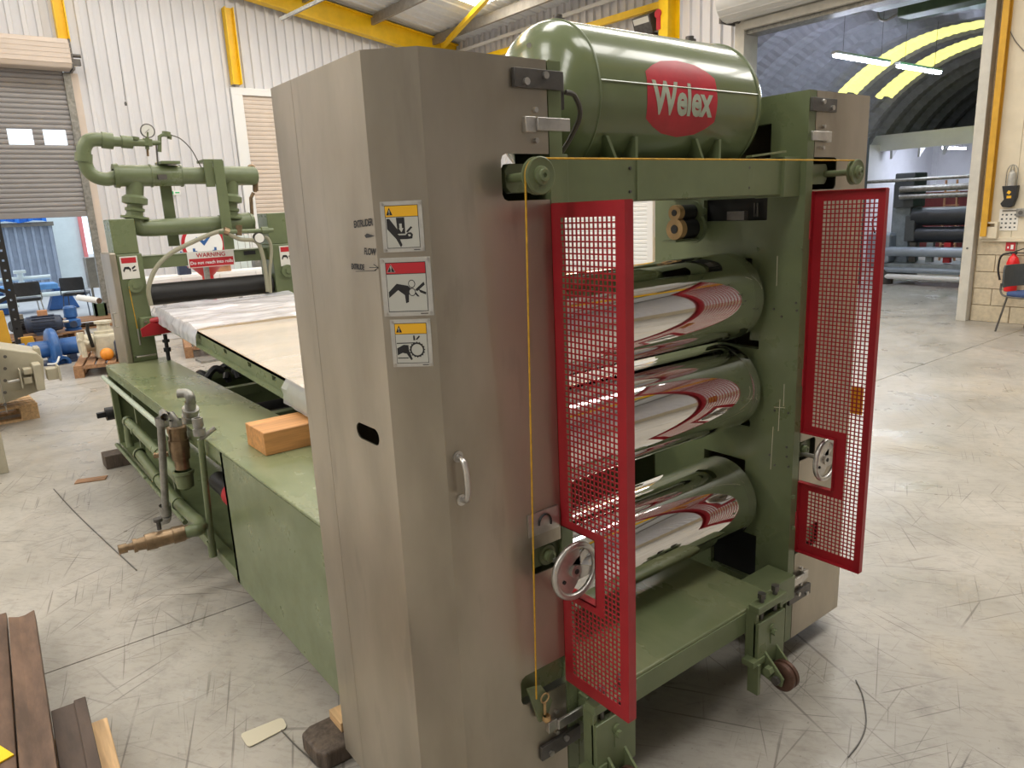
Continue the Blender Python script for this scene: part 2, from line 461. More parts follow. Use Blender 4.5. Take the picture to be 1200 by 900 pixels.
def clad(mb, a0, a1, z0, z1f, fn, pitch=.2, depth=.05):
    """trapezoidal sheet between a0 and a1; fn(a, depth, z)"""
    n = max(1, round((a1 - a0) / pitch)); p = (a1 - a0) / n
    pr = []
    for k in range(n):
        b = a0 + k * p
        pr += [(b, 0), (b + p * .56, 0), (b + p * .62, depth), (b + p * .93, depth)]
    pr.append((a1, 0))
    b = len(mb.v)
    for a, d in pr:
        mb.v.append(Vector(fn(a, d, z0))); mb.v.append(Vector(fn(a, d, z1f(a))))
    for k in range(len(pr) - 1):
        mb.face([b + 2 * k, b + 2 * k + 2, b + 2 * k + 3, b + 2 * k + 1])
    return mb
def wall_panels(parent, a0, a1, z0, z1f, fn, m, w=1.0):
    n = max(1, round((a1 - a0) / w)); st = (a1 - a0) / n
    for k in range(n):
        build(clad(MB(), a0 + k * st, a0 + (k + 1) * st, z0, z1f, fn), 'cladding_panel', m, parent, fix=False)

# back wall (gable) with two shutter openings
wb = struct_root('wall_back', (0, YB, 0))
fb = lambda a, d, z: (a, YB - d, z)
S1 = (-1.9, 2.36, 4.45); S2 = (5.42, 9.3, 4.19)
top = lambda a: roof_z(a) - .03
wall_panels(wb, XL, S1[0], 0, top, fb, 'cladding')
wall_panels(wb, S1[0], S1[1], S1[2], top, fb, 'cladding')
wall_panels(wb, S1[1], S2[0], 0, top, fb, 'cladding')
wall_panels(wb, S2[0], S2[1], S2[2], top, fb, 'cladding')
wall_panels(wb, S2[1], XR, 0, top, fb, 'cladding')
build(MB().box(XL, S1[0], YB + .03, YB + .12, 0, 5.4).box(S1[1], S2[0], YB + .03, YB + .12, 0, 5.4).box(S2[1], XR + .2, YB + .03, YB + .12, 0, 5.4)
      .box(S1[0], S1[1], YB + .03, YB + .12, S1[2], 5.4).box(S2[0], S2[1], YB + .03, YB + .12, S2[2], 5.4)
      .prism([(XL, 5.4), (XR, 5.4), (XR, roof_z(XR)), (XRIDGE, roof_z(XRIDGE)), (XL, roof_z(XL))], lambda u, v, w: (u, w, v), YB + .03, YB + .12),
      'outer_skin', 'cladding_grey', wb)

# right wall: block plinth, cladding above, wide doorway into the arched hut
wr = struct_root('wall_right', (XR, 0, 0))
fr = lambda a, d, z: (XR - d, a, z)
D0, D1, DH = 3.96, 7.42, 4.24
eave = lambda a: roof_z(XR)
wall_panels(wr, D1, YB, 1.03, eave, fr, 'cladding')
wall_panels(wr, D0, D1, DH, eave, fr, 'cladding')
for k in range(9):                                      # flat cream lining boards beside the doorway
    a = D0 - .12 - k * .3
    build(MB().box(XR - .02, XR, a - .297, a, 1.05, 5.6), 'lining_board', 'cream', wr, bevel=.003)
wall_panels(wr, YF, D0 - .12 - 2.7, 1.03, eave, fr, 'cladding')
build(MB().box(XR + .008, XR + .14, YF, D0, 0, 5.6).box(XR + .008, XR + .14, D1, YB + .12, 0, 5.6).box(XR + .008, XR + .14, D0, D1, DH, 5.6), 'mortar_core', 'mortar', wr)
blk = None
for c in range(5):                                      # concrete blocks beside the doorway, one by one
    z0 = c * .2155 + .002
    y1 = D0 - .05 - (.22 if c % 2 else .0)
    if c % 2: build(MB().box(XR - .012, XR + .01, y1 + .006, y1 + .22 - .004, z0, z0 + .207), 'concrete_block', 'block', wr, bevel=.004)
    while y1 > .3:
        o = build(MB().box(XR - .012, XR + .01, y1 - .436, y1, z0, z0 + .207), 'concrete_block', 'block', wr, bevel=.004) if blk is None else None
        if blk is None: blk = o; blk_y = y1; blk_z = z0
        else: share(blk, (0, y1 - blk_y, z0 - blk_z), wr)
        y1 -= .446
build(MB().box(XR - .01, XR + .01, YF, .3, 0, 1.03).box(XR - .01, XR + .01, D1, YB, 0, 1.03), 'plinth_wall', 'block', wr)
build(MB().box(XR - .045, XR + .02, YF, D0 - .1, 1.03, 1.085).box(XR - .045, XR + .02, D1, YB, 1.03, 1.085), 'sill_rail', 'cream', wr, bevel=.004)

# the doorway's steel frame
t = struct_root('trim_1', (XR, D0, 0))
build(MB().box(XR - .12, XR + .16, D0 - .03, D0 + .09, 0, 5.0), 'door_jamb', 'jamb', t, bevel=.006)
build(MB().box(XR - .2, XR + .16, D1 - .01, D1 + .16, 0, 4.6), 'door_jamb', 'jamb', t, bevel=.006)
build(MB().box(XR - .14, XR + .16, D0, D1, DH - .06, DH + .02), 'door_head', 'galv', t, bevel=.006)
build(MB().cyl((XR - .13, D0 + .03, .95), (XR - .12, D0 + .03, .95), .012), 'jamb_bolt', 'dark_metal', t)

# other walls and roof
for nm, bx in (('wall_left', (XL - .12, XL, YF, YB, 0, roof_z(XL))), ('wall_front', (XL, XR, YF - .12, YF, 0, 5.62))):
    o = build(MB().box(*bx), nm, 'cladding'); o['kind'] = 'structure'
gf = build(MB().prism([(XL, 5.6), (XR, 5.6), (XR, roof_z(XR)), (XRIDGE, roof_z(XRIDGE)), (XL, roof_z(XL))], lambda u, v, w: (u, w, v), YF - .12, YF), 'wall_gable', 'cladding'); gf['kind'] = 'structure'

ce = struct_root('ceiling', (0, 0, 5.62))
SKY = [(-.6, 'near'), (3.6, 'middle'), (7.8, 'far'), (12.0, 'rear')]      # regular strips of translucent sheet across both slopes
SKW = 1.3
for side, xa, xb in ((1, XR + .2, XRIDGE), (-1, XRIDGE, XL - .15)):
    edges = [YF - .12]
    for a, _ in SKY: edges += [a, a + SKW]
    edges.append(YB + .12)
    for i in range(len(edges) - 1):
        y0, y1 = edges[i], edges[i + 1]
        cuts = [(0, .1, False), (.1, .88, True), (.88, 1, False)] if i % 2 == 1 else [(0, 1, False)]    # sheet ends stay opaque
        for c0, c1, isl in cuts:
            u0 = xa + (xb - xa) * c0; u1 = xa + (xb - xa) * c1
            mb = MB(); n = max(1, round((y1 - y0) / .333)); p = (y1 - y0) / n
            if isl:
                mb.quadpts([(u0, y0, roof_z(u0)), (u1, y0, roof_z(u1)), (u1, y1, roof_z(u1)), (u0, y1, roof_z(u0))])
                seen = any(in_frame((u0 + (u1 - u0) * s_ / 40, y0 + (y1 - y0) * t_ / 10, roof_z(u0 + (u1 - u0) * s_ / 40))) for s_ in range(41) for t_ in range(11))
                build(mb, 'rooflight_sheet' if seen else 'rooflight_%s_%s_offscreen' % ('right' if side > 0 else 'left', SKY[(i - 1) // 2][1]), 'skylight', ce, fix=False)
            else:
                pr = []
                for k in range(n):
                    b = y0 + k * p; pr += [(b, 0), (b + p * .7, 0), (b + p * .76, -.03), (b + p * .94, -.03)]
                pr.append((y1, 0))
                for yy, d in pr:
                    mb.v.append(Vector((u0, yy, roof_z(u0) + d))); mb.v.append(Vector((u1, yy, roof_z(u1) + d)))
                for k in range(len(pr) - 1): mb.face([2 * k, 2 * k + 1, 2 * k + 3, 2 * k + 2])
                build(mb, 'roof_sheet', 'roof', ce, fix=False)
def ibeam(mb, p0, p1, d, w, up, m=0, tf=.018, tw=.012):
    p0 = Vector(p0); p1 = Vector(p1); u = Vector(up).normalized()
    mb.bar(p0 + u * (d / 2), p1 + u * (d / 2), w, tf, u, m); mb.bar(p0 - u * (d / 2), p1 - u * (d / 2), w, tf, u, m)
    mb.bar(p0, p1, tw, d, u, m); return mb
upn = Vector((.17, 0, 1)).normalized()
for k in range(7):
    x = XR - .7 - k * 1.55
    build(MB().box(x - .035, x + .035, YF, YB, roof_z(x) - .24, roof_z(x) - .045), 'purlin', 'purlin', ce)
for k in range(7):
    x = XL + .7 + k * 1.55
    build(MB().box(x - .035, x + .035, YF, YB, roof_z(x) - .24, roof_z(x) - .045), 'purlin', 'purlin', ce)

fr_n = 0
def frame_y(y, full=True):
    r = struct_root('trim_%d' % (10 + fr_n), (XR - .2, y, 0))
    dz = .30
    build(ibeam(MB(), (XR - .1, y, roof_z(XR - .1) - dz), (XRIDGE, y, roof_z(XRIDGE) - dz), .4, .22, upn), 'rafter', 'yellow', r)
    build(ibeam(MB(), (XL + .1, y, roof_z(XL + .1) - dz), (XRIDGE, y, roof_z(XRIDGE) - dz), .4, .22, (-.17, 0, 1)), 'rafter', 'yellow', r)
    if full:
        build(ibeam(MB(), (XR - .2, y, 0), (XR - .2, y, roof_z(XR) - .5), .3, .2, (1, 0, 0)), 'column', 'yellow', r)
        build(ibeam(MB(), (XL + .2, y, 0), (XL + .2, y, roof_z(XL) - .5), .3, .2, (1, 0, 0)), 'column', 'yellow', r)
    return r
for y, fu in ((15.5, False), (8.9, True), (-2.6, True)):
    frame_y(y, fu); fr_n += 1
# wind posts of the gable, stopping above the shutters
tr = struct_root('trim_30', (5.4, YB - .12, 4.3))
build(ibeam(MB(), (5.34, YB - .13, 4.38), (5.34, YB - .13, roof_z(5.3) - .75), .16, .2, (1, 0, 0)), 'gable_post', 'yellow', tr)
build(ibeam(MB(), (2.42, YB - .13, 4.9), (2.42, YB - .13, roof_z(2.4) - .75), .16, .2, (1, 0, 0)), 'gable_post', 'yellow', tr)
tr = struct_root('trim_31', (10.5, 11, 5))
build(MB().bar((10.5, 15.4, 5.07), (10.5, 8.95, 4.98), .09, .11), 'eaves_rail', 'yellow', tr)
build(MB().bar((10.52, 15.6, 5.36), (10.52, 9.1, 5.34), .06, .06), 'conduit_rail', 'white', tr)
build(MB().bar((10.1, 15.3, 5.45), (8.2, 9.0, 5.9), .09, .09), 'roof_brace', 'yellow', tr)
build(MB().bar(at(328, 23, 1, 14.6), at(392, -8, 1, 14.0), .06, .06), 'roof_brace', 'galv', tr)
# yellow door column beside the doorway
tr = struct_root('trim_32', (XR - .06, D0 - .13, 1.1))
build(ibeam(MB(), (XR - .08, D0 - .14, 1.1), (XR - .08, D0 - .14, 5.3), .10, .07, (1, 0, 0)), 'door_post', 'ochre', tr)

# ---- shutters
def slats(mb, x0, x1, z0, z1, y, fn, h=.075, d=.014):
    n = max(1, round((z1 - z0) / h)); p = (z1 - z0) / n
    pr = []
    for k in range(n):
        b = z0 + k * p; pr += [(b, 0), (b + p * .18, d * .8), (b + p * .5, d), (b + p * .82, d * .8)]
    pr.append((z1, 0)); b0 = len(mb.v)
    for z, dd in pr:
        mb.v.append(Vector(fn(x0, dd, z))); mb.v.append(Vector(fn(x1, dd, z)))
    for k in range(len(pr) - 1): mb.face([b0 + 2 * k, b0 + 2 * k + 1, b0 + 2 * k + 3, b0 + 2 * k + 2])
    return mb
d1 = struct_root('door_1', (.3, YB, 0))
ff = lambda a, d, z: (a, YB - .04 - d, z)
ZO = 1.93                                                # half-raised
wins = [(1.32, 1.64), (1.92, 2.22)]
for z0, z1, segs in ((ZO + .1, 3.18, [(S1[0], S1[1] - .03)]), (3.44, 4.45, [(S1[0], S1[1] - .03)])):
    for a, b in segs: build(slats(MB(), a, b, z0, z1, 0, ff, .085), 'shutter_slats', 'shutter_grey', d1, fix=False, kind='stuff')
xs = [S1[0], -1.2, -.86, -.58, -.24, .04, .38, .72, 1.04, 1.37, 1.74, 2.0, S1[1] - .03]
xs = [S1[0], .74, 1.06, 1.33, 1.70, 1.86, 2.21, S1[1] - .03]
for k in range(len(xs) - 1):
    if k % 2 == 0: build(slats(MB(), xs[k], xs[k + 1], 3.18, 3.44, 0, ff, .085), 'shutter_slats', 'shutter_grey', d1, fix=False, kind='stuff')
    else: build(MB().box(xs[k], xs[k + 1], YB - .045, YB - .035, 3.18, 3.44), 'vision_pane', 'glass_clear', d1)
build(MB().box(S1[0], S1[1] - .03, YB - .07, YB - .03, ZO, ZO + .1), 'bottom_rail', 'shutter_grey', d1, bevel=.006)
mb = MB()
mb.prism([(0, 4.42), (.36, 4.42), (.4, 4.5), (.4, 4.82), (.36, 4.9), (0, 4.9)], lambda u, v, w: (w, YB - .05 - u, v), S1[0], 2.44)
hb = build(mb, 'shutter_hood', 'shutter_cream', d1, bevel=.02)
for k in range(5): build(MB().box(S1[0], 2.45, YB - .456, YB - .45, 4.5 + k * .078, 4.506 + k * .078), 'hood_rib', 'shutter_cream', hb)
build(MB().box(2.44, 2.47, YB - .42, YB - .08, 4.4, 4.9).box(2.47, 2.6, YB - .3, YB - .2, 4.5, 4.6).cyl((2.47, YB - .25, 4.66), (2.62, YB - .25, 4.66), .03), 'end_bracket', 'dark_metal', d1)
build(MB().box(S1[1] - .04, S1[1] + .08, YB - .1, YB - .01, 0, 4.4), 'guide_rail', 'galv', d1, bevel=.005)
build(MB().box(S1[1] + .08, S1[1] + .2, YB - .06, YB - .01, 0, 4.4), 'guide_trim', 'shutter_cream', d1, bevel=.005)
d2 = struct_root('door_2', (7, YB, 0))
build(slats(MB(), S2[0] + .02, S2[1], 0, S2[2], 0, ff, .085), 'shutter_slats', 'shutter_cream', d2, fix=False, kind='stuff')
build(MB().box(S2[0] - .2, S2[1] + .2, YB - .1, YB - .02, S2[2], S2[2] + .14).box(S2[0] - .2, S2[0] + .02, YB - .1, YB - .02, 0, S2[2]), 'door_frame', 'white', d2, bevel=.006)
# pale shutter in the right wall behind the machine
d3 = struct_root('door_3', (XR, 11.2, 0))
fr2 = lambda a, d, z: (XR - .05 - d, a, z)
build(slats(MB(), 9.5, 13.2, .05, 4.2, 0, fr2, .075), 'shutter_slats', 'white', d3, fix=False, kind='stuff')
build(MB().box(XR - .1, XR - .02, 9.36, 9.5, 0, 4.3).box(XR - .1, XR - .02, 13.2, 13.34, 0, 4.3).box(XR - .1, XR - .02, 9.36, 13.34, 4.2, 4.34), 'door_frame', 'white', d3, bevel=.006)
# rolled-up shutter over the doorway
d4 = struct_root('door_4', (XR, 5.7, 4.3))
mb = MB().cyl((XR - .36, D0 - .1, 4.66), (XR - .36, D1 + .2, 4.66), .3, seg=40)
ro = build(mb, 'rolled_curtain', 'cladding_grey', d4)
for k in range(14):
    a = -2.6 + k * .34
    build(MB().box(XR - .36 + .302 * math.cos(a) - .004, XR - .36 + .302 * math.cos(a) + .004, D0 - .1, D1 + .2, 4.66 + .302 * math.sin(a) - .004, 4.66 + .302 * math.sin(a) + .004), 'curtain_rib', 'cladding_grey', ro)
build(MB().box(XR - .24, XR - .16, D0, D1, 4.24, 4.36).box(XR - .2, XR - .05, D0, D1, 4.36, 4.4), 'bottom_bar', 'jamb', d4, bevel=.008)
build(MB().cyl((XR - .28, D1 + .1, 4.4), (XR - .1, D1 + .1, 4.4), .05).box(XR - .5, XR - .1, D1 + .2, D1 + .24, 4.35, 5.0), 'end_bracket', 'dark_metal', d4)

# ---- the arched hut beyond the doorway
hut = struct_root('ceiling_arch', (17, 7.1, 0))
HY, HZ, HR = 6.95, 1.3, 3.57
A0, A1, NA = -.37, PI + .37, 180
HW = 6.0                                   # the hut is wider on its far side
def arch(x0, x1, k0, k1, name, m, rib=.065):
    mb = MB()
    pr = [(x0, 0), (x0 + (x1 - x0) * .1, rib), (x0 + (x1 - x0) * .3, rib), (x0 + (x1 - x0) * .42, -rib), (x0 + (x1 - x0) * .88, -rib), (x1, 0)]
    for k in range(k0, k1 + 1):
        a = A0 + (A1 - A0) * k / NA
        for x, d in pr:
            rr = HR - d + (.014 if k % 2 else 0)
            mb.v.append(Vector((x, HY + (rr if math.cos(a) > 0 else rr + HW - HR) * math.cos(a), HZ + rr * math.sin(a))))
    w = len(pr)
    for k in range(k1 - k0):
        for i in range(w - 1): mb.face([k * w + i, k * w + i + 1, (k + 1) * w + i + 1, (k + 1) * w + i], 0, False)
    return build(mb, name, m, hut, fix=False)
x = XR + .16; k = 0; HP = .85
rows = {7: 'y', 9: 'y', 4: 'g'}
ga = lambda a: 2 * round((a - A0) / (A1 - A0) * NA / 2)
while x < 24.4:
    dark = 'hut_sheet'
    if k in rows:
        lo, hi = ((ga(.84), ga(1.66)) if rows[k] == 'y' else (ga(1.62), ga(2.2)))
        arch(x, x + HP, 0, lo, 'arch_sheet', dark); arch(x, x + HP, hi, NA, 'arch_sheet', dark)
        arch(x, x + HP, lo, hi, 'arch_rooflight', 'hut_rooflight' if rows[k] == 'y' else 'hut_greenlight')
    else: arch(x, x + HP, 0, NA, 'arch_sheet', dark)
    x += HP; k += 1
ew = struct_root('wall_hut_end', (24.3, 7, 0))
build(MB().box(24.3, 24.4, .7, 11, 0, 5), 'end_wall', 'hut_sheet', ew)
build(MB().box(23.2, 23.3, .9, 11, 0, 3.0), 'partition', 'hut_wall', ew)
for yy in (4.2, 5.6, 7.0, 8.4, 9.8):
    build(MB().box(23.18, 23.2, yy - .03, yy + .03, 0, 2.9), 'partition_stud', 'hut_wall', ew)
build(MB().box(20.2, 23.3, 1.2, 10.2, 2.92, 3.1), 'loft_floor', 'hut_wall', ew)
build(MB().box(20.1, 20.2, 1.2, 10.2, 2.76, 3.16), 'edge_beam', 'hut_wall', ew)
build(MB().box(15.2, 23.2, 9.93, 9.98, 0, 2.92), 'side_partition', 'hut_wall', ew)
for yy in (8.4, 9.0, 9.7):
    build(MB().prism([(0, 0), (.4, 0), (0, -.35)], lambda u, v, w: (20.25 + u, w, 2.9 + v), yy - .03, yy + .03), 'gusset', 'cladding_grey', ew)
sw = struct_root('wall_hut_sides', (17, 7, 0))
build(MB().box(XR + .2, 24.4, 10.42, 10.5, 0, 1.6), 'side_skirt', 'hut_wall', sw)
build(MB().box(XR + .2, 24.4, .9, .98, 0, 1.6), 'side_skirt', 'hut_wall', sw)
# tall blue-grey post just inside the doorway
ps = build(MB().box(14.0, 14.06, 7.14, 7.2, 0, 2.7), 'trim_40', 'chair_grey', bevel=.01); ps['kind'] = 'structure'

# hanging tube lamps
def tube_lamp(name, p0, p1, label, zc, group=None):
    p0 = Vector(p0); p1 = Vector(p1); d = (p1 - p0).normalized()
    r = root(name, label, 'lamp', (p0 + p1) / 2, group)
    build(MB().bar(p0, p1, .11, .05), 'housing', 'white', r, bevel=.015)
    build(MB().bar(p0 + d * .03 - Vector((0, 0, .045)), p1 - d * .03 - Vector((0, 0, .045)), .09, .045), 'diffuser', 'lamp_tube', r, bevel=.018)
    for t_ in (.15, .85):
        q = p0.lerp(p1, t_); build(MB().cyl(q, (q.x, q.y, zc), .004, seg=6), 'hanger', 'dark_metal', r)
    return r
tube_lamp('tube_lamp', (12.25, 6.92, 3.98), (14.1, 6.92, 3.98), 'hanging strip light under the arched roof, in front of the first yellow rooflight', 4.84)
tube_lamp('tube_lamp', (14.45, 6.92, 3.98), (16.2, 6.92, 3.98), 'hanging strip light under the arched roof, in front of the second yellow rooflight', 4.84)
tube_lamp('tube_lamp', (20.3, 8.45, 2.76), (21.6, 8.45, 2.76), 'short strip light under the white loft at the hut end', 2.93)
# ================================================================== THE ROLL STACK
CX = 1.7025; F = 1.325; ZB = .10; ZT = 2.02
mir = lambda x: 2 * CX - x
st = root('roll_stack_machine', 'green three-roll calender stack with chrome rolls, stainless side covers and red mesh guards', 'machine', (CX, 1.65, 0))
def S(mb, name, m, parent=st, bevel=0.0, **k): return build(mb, name, m, parent, bevel=bevel, **k)

def side_cover(side):
    X = (lambda x: x) if side < 0 else mir
    mb = MB(); T = .004
    # front sheet with three notches open towards the frame
    front = [(.815, ZB), (1.145, ZB), (1.145, .44), (1.01, .44), (.998, .446), (.993, .458), (.993, .51), (.998, .52), (1.01, .526), (1.145, .526),
             (1.145, .796), (1.06, .796), (1.05, .80), (1.046, .81), (1.046, .853), (1.05, .863), (1.06, .867), (1.145, .867),
             (1.145, 1.719), (1.022, 1.719), (1.012, 1.723), (1.007, 1.733), (1.007, 1.806), (1.012, 1.816), (1.022, 1.82), (1.145, 1.82), (1.145, ZT), (.815, ZT)]
    mb.prism([(X(u), v) for u, v in front], lambda u, v, w: (u, F + w, v), 0, T)
    # chamfer sheet
    a = Vector((.73, 1.405)); b = Vector((.815, F)); ni = Vector((a.y - b.y, b.x - a.x)).normalized() * T
    mb.prism([(0, ZB), (1, ZB), (1, ZT), (0, ZT)], lambda u, v, w: (X(a.x + (b.x - a.x) * u + ni.x * w), a.y + (b.y - a.y) * u + ni.y * w, v), 0, 1)
    # side sheet in two halves around the slot
    ym, zc, hw, hr = 1.530, 1.2, .058, .02
    def half(sgn, y_out):
        p = [(y_out, ZB), (ym, ZB), (ym, zc - hr)]
        for k in range(0, 9):
            t = -PI / 2 + PI * k / 8
            p.append((ym + sgn * (hw - hr + hr * math.cos(t)), zc + hr * math.sin(t)))
        p += [(ym, zc + hr), (ym, ZT), (y_out, ZT)]
        return p
    for sgn, yo in ((-1, 1.405), (1, 1.764)):
        mb.prism(half(sgn, yo), lambda u, v, w: (X(.73 + w), u, v), 0, T)
    mb.box(*(sorted((X(.7296), X(.7335)))), 1.764, 1.894, ZB, ZT)
    # top and rear sheets
    mb.prism([(.732, 1.892), (.732, 1.405), (.815, F + .002), (1.145, F + .002), (1.145, 1.892)], lambda u, v, w: (X(u), v, w), ZT - T, ZT - .0005)
    mb.box(*sorted((X(.733), X(1.145))), 1.889, 1.893, ZB, ZT)
    cv = S(mb, 'side_cover', 'steel')
    # door hardware on the front sheet
    for z0, z1, xa, xb in ((1.957, 1.997, 1.045, 1.185), (.253, .295, 1.045, 1.185)):
        p = MB().box(*sorted((X(xa), X(xb))), F - .012, F - .001, z0, z1)
        for bx_, bz in ((xa + .03, z0 + .012), (xa + .085, z1 - .012)):
            p.cyl((X(bx_), F - .019, bz), (X(bx_), F - .011, bz), .008, seg=12, m=1)
        S(p, 'hinge_plate', ['dark_metal', 'bright_metal'], cv, .001)
    for z in (1.878, .34):
        p = MB().box(*sorted((X(1.07), X(1.1))), F - .014, F, z - .013, z + .02)
        p.obox((X(1.146), F - .018, z + .004), (.048, 0, 0), (0, .004, 0), (0, 0, .014))
        p.cyl((X(1.105), F - .01, z + .035), (X(1.105), F, z + .035), .006, seg=10).cyl((X(1.105), F - .01, z - .03), (X(1.105), F, z - .03), .006, seg=10)
        S(p, 'toggle_latch', 'bright_metal', cv, .0015)
    return cv
cover_l = side_cover(-1); cover_r = side_cover(1)
# pull handle, slotted tag and marker writing on the near cover
S(MB().tube(bez([(.846, F - .001, 1.165), (.846, F - .026, 1.155), (.847, F - .032, 1.113), (.848, F - .026, 1.07), (.848, F - .001, 1.06)], 8), .007, 10)
  .cyl((.846, F - .004, 1.165), (.846, F, 1.165), .013).cyl((.848, F - .004, 1.06), (.848, F, 1.06), .013), 'pull_handle', 'bright_metal', cover_l)
tg = MB().box(1.036, 1.135, F - .006, F - .001, .905, .965)
tg.tube([(1.088 + .02 * math.cos(a * PI / 10), F - .008, .93 + .024 * math.sin(a * PI / 10)) for a in range(-1, 11)], .0025, 6, m=1)
S(tg, 'slotted_tag', ['bright_metal', 'black'], cover_l, 0)
def marker(txt, px, py, size, rot=0.0, spacing=.9):
    p = at(px, py, 0, .73)
    vs, fs = text_mesh(txt, size, bold=.0005, shear=.15, spacing=spacing)
    c, s_ = math.cos(rot), math.sin(rot)
    mb = MB().add_mesh(vs, fs, lambda x, y, z: (.7292, p.y - (x * c - y * s_), p.z + x * s_ + y * c))
    return S(mb, 'marker_writing', 'ink', cover_l, fix=False)
marker('EXTRUDER', 415, 267, .021, .05, .8); marker('FLOW', 427, 298, .02, -.02, .9); marker('EXTRUDE', 412, 315, .017, 0, .8)
q = [at(x, y, 0, .729) for x, y in ((433, 313.5), (438, 313.5), (443, 313.5))]
mk = MB().tube(q, .0008, 5).tube([at(438, 310, 0, .729), at(443, 313.5, 0, .729), at(439, 317, 0, .729)], .0008, 5)
mk.tube([at(417, 318, 0, .729), at(428, 317.5, 0, .729), at(440, 317, 0, .729)], .0008, 5)
S(mk, 'marker_writing', 'ink', cover_l)
mk = MB(); pts = [at(x, y, 0, .7288) for x, y in ((427, 276), (430, 273.5), (434, 275), (439, 276.5), (434, 278), (429, 279))]
mk.quadpts(pts); S(mk, 'marker_writing', 'ink', cover_l, fix=False)

# three warning plates on the chamfer
A2 = Vector((.73, 1.405)); B2 = Vector((.815, F)); dv = (B2 - A2).normalized(); nv = Vector((dv.y, -dv.x))
if nv.x > 0: nv = -nv
P0 = (A2.x, A2.y, 1.5); NRM = (nv.x, nv.y, 0)
def warning_plate(corners, kind):
    """corners: pixel TL, TR, BL of the plate on the chamfer"""
    tl, tr, bl = [on_plane(*c, P0, NRM) for c in corners]
    u0 = (Vector((tl.x, tl.y)) - A2).dot(dv); u1 = (Vector((tr.x, tr.y)) - A2).dot(dv)
    z1 = (tl.z + tr.z) / 2; z0 = bl.z; W = u1 - u0; H = z1 - z0
    def fn(u, v, w): 
        q = A2 + dv * (u0 + u * W) + nv * w
        return (q.x, q.y, z0 + v * H)
    mb = MB(); e = .0022
    def poly(p, m, w=e): mb.v.extend([Vector(fn(u, v, w)) for u, v in p]); n = len(mb.v); mb.face(list(range(n - len(p), n)), m)
    mb.prism([(0, 0), (1, 0), (1, 1), (0, 1)], fn, .0002, .0015, 0)
    i0, i1, j0, j1 = .1, .9, .075, .92
    poly([(i0, j0), (i1, j0), (i1, j1), (i0, j1)], 1, .0017)
    b = .012
    hd = .70 if kind != 2 else .73
    poly([(i0 + b, j0 + b), (i1 - b, j0 + b), (i1 - b, hd - b), (i0 + b, hd - b)], 2, .0020)
    poly([(i0 + b, hd), (i1 - b, hd), (i1 - b, j1 - b), (i0 + b, j1 - b)], 3, .0020)
    tc = .21
    if kind == 2: poly([(tc - .085, hd + .025), (tc + .085, hd + .025), (tc, j1 - .03)], 2, .0021)
    poly([(tc - .075, hd + .03), (tc + .075, hd + .03), (tc, j1 - .04)], 1)
    poly([(tc - .008, hd + .07), (tc + .008, hd + .07), (tc + .011, hd + .13), (tc - .011, hd + .13)], 2, .0025)
    poly(circ(tc, hd + .05, .011, 8), 2, .0025)
    if kind == 1:      # press pushing on a hand
        poly([(.13, .66), (.2, .66), (.4, .42), (.4, .30), (.47, .14), (.43, .09), (.33, .26), (.13, .46)], 1)
        poly([(.36, .68), (.56, .68), (.56, .36), (.38, .36)], 1)
        poly([(.38, .345), (.57, .345), (.57, .36), (.38, .36)], 2, .0026)
        poly([(.43, .56), (.49, .56), (.49, .47), (.53, .47), (.47, .39), (.41, .47), (.43, .47)], 2, .0026)
        poly([(.38, .33), (.56, .33), (.62, .38), (.70, .38), (.74, .34), (.72, .26), (.6, .25), (.42, .25)], 1)
        poly([(.58, .40), (.70, .50), (.74, .48), (.62, .38)], 1); poly([(.62, .345), (.68, .345), (.69, .31), (.64, .30)], 2, .0026)
    elif kind == 2:    # hand drawn between two rollers
        poly([(.13, .42), (.30, .56), (.52, .52), (.60, .45), (.53, .36), (.52, .24), (.46, .22), (.45, .36), (.32, .45), (.13, .32)], 1)
        for cy in (.55, .41):
            poly(circ(.6, cy, .07, 20), 1, .0023); poly(circ(.6, cy, .056, 20), 2, .0026)
        poly([(.66, .45), (.84, .58), (.86, .53), (.7, .42)], 1); poly([(.72, .46), (.88, .40), (.87, .36), (.76, .40)], 1); poly([(.66, .42), (.74, .33), (.70, .33), (.64, .39)], 1)
    else:              # hand drawn into a belt and sprocket
        for k in range(16):
            a = 2 * PI * k / 16; poly([(.63 + .175 * math.cos(a - .09), .36 + .15 * math.sin(a - .09)), (.63 + .20 * math.cos(a - .05), .36 + .17 * math.sin(a - .05)), (.63 + .20 * math.cos(a + .05), .36 + .17 * math.sin(a + .05)), (.63 + .175 * math.cos(a + .09), .36 + .15 * math.sin(a + .09))], 1)
        poly([(.63 + .18 * math.cos(a), .36 + .155 * math.sin(a)) for a in [k * PI / 12 for k in range(24)]], 1, .0023)
        poly([(.63 + .14 * math.cos(a), .36 + .12 * math.sin(a)) for a in [k * PI / 12 for k in range(24)]], 2, .0026)
        poly([(.13, .515), (.6, .515), (.6, .495), (.13, .495)], 1); poly([(.13, .2), (.4, .2), (.4, .18), (.13, .18)], 1)
        poly([(.13, .40), (.3, .47), (.42, .46), (.42, .36), (.5, .16), (.46, .14), (.36, .28), (.26, .30), (.13, .25)], 1)
        poly([(.55, .56), (.6, .56), (.59, .66), (.55, .66)], 1); poly([(.61, .58), (.7, .66), (.72, .63), (.64, .56)], 1)
    for u, v in ((.05, .045), (.95, .045), (.05, .955), (.95, .955)):
        mb.cyl(fn(u, v, .001), fn(u, v, .004), .0032, seg=10, m=4)
    poly([(.74, .03), (.89, .03), (.89, .045), (.74, .045)], 1)
    return S(mb, 'warning_plate', ['alu', 'ink', 'sign_face', ('yellow_sign' if kind != 2 else 'sign_red'), 'bright_metal'], cover_l, fix=False)
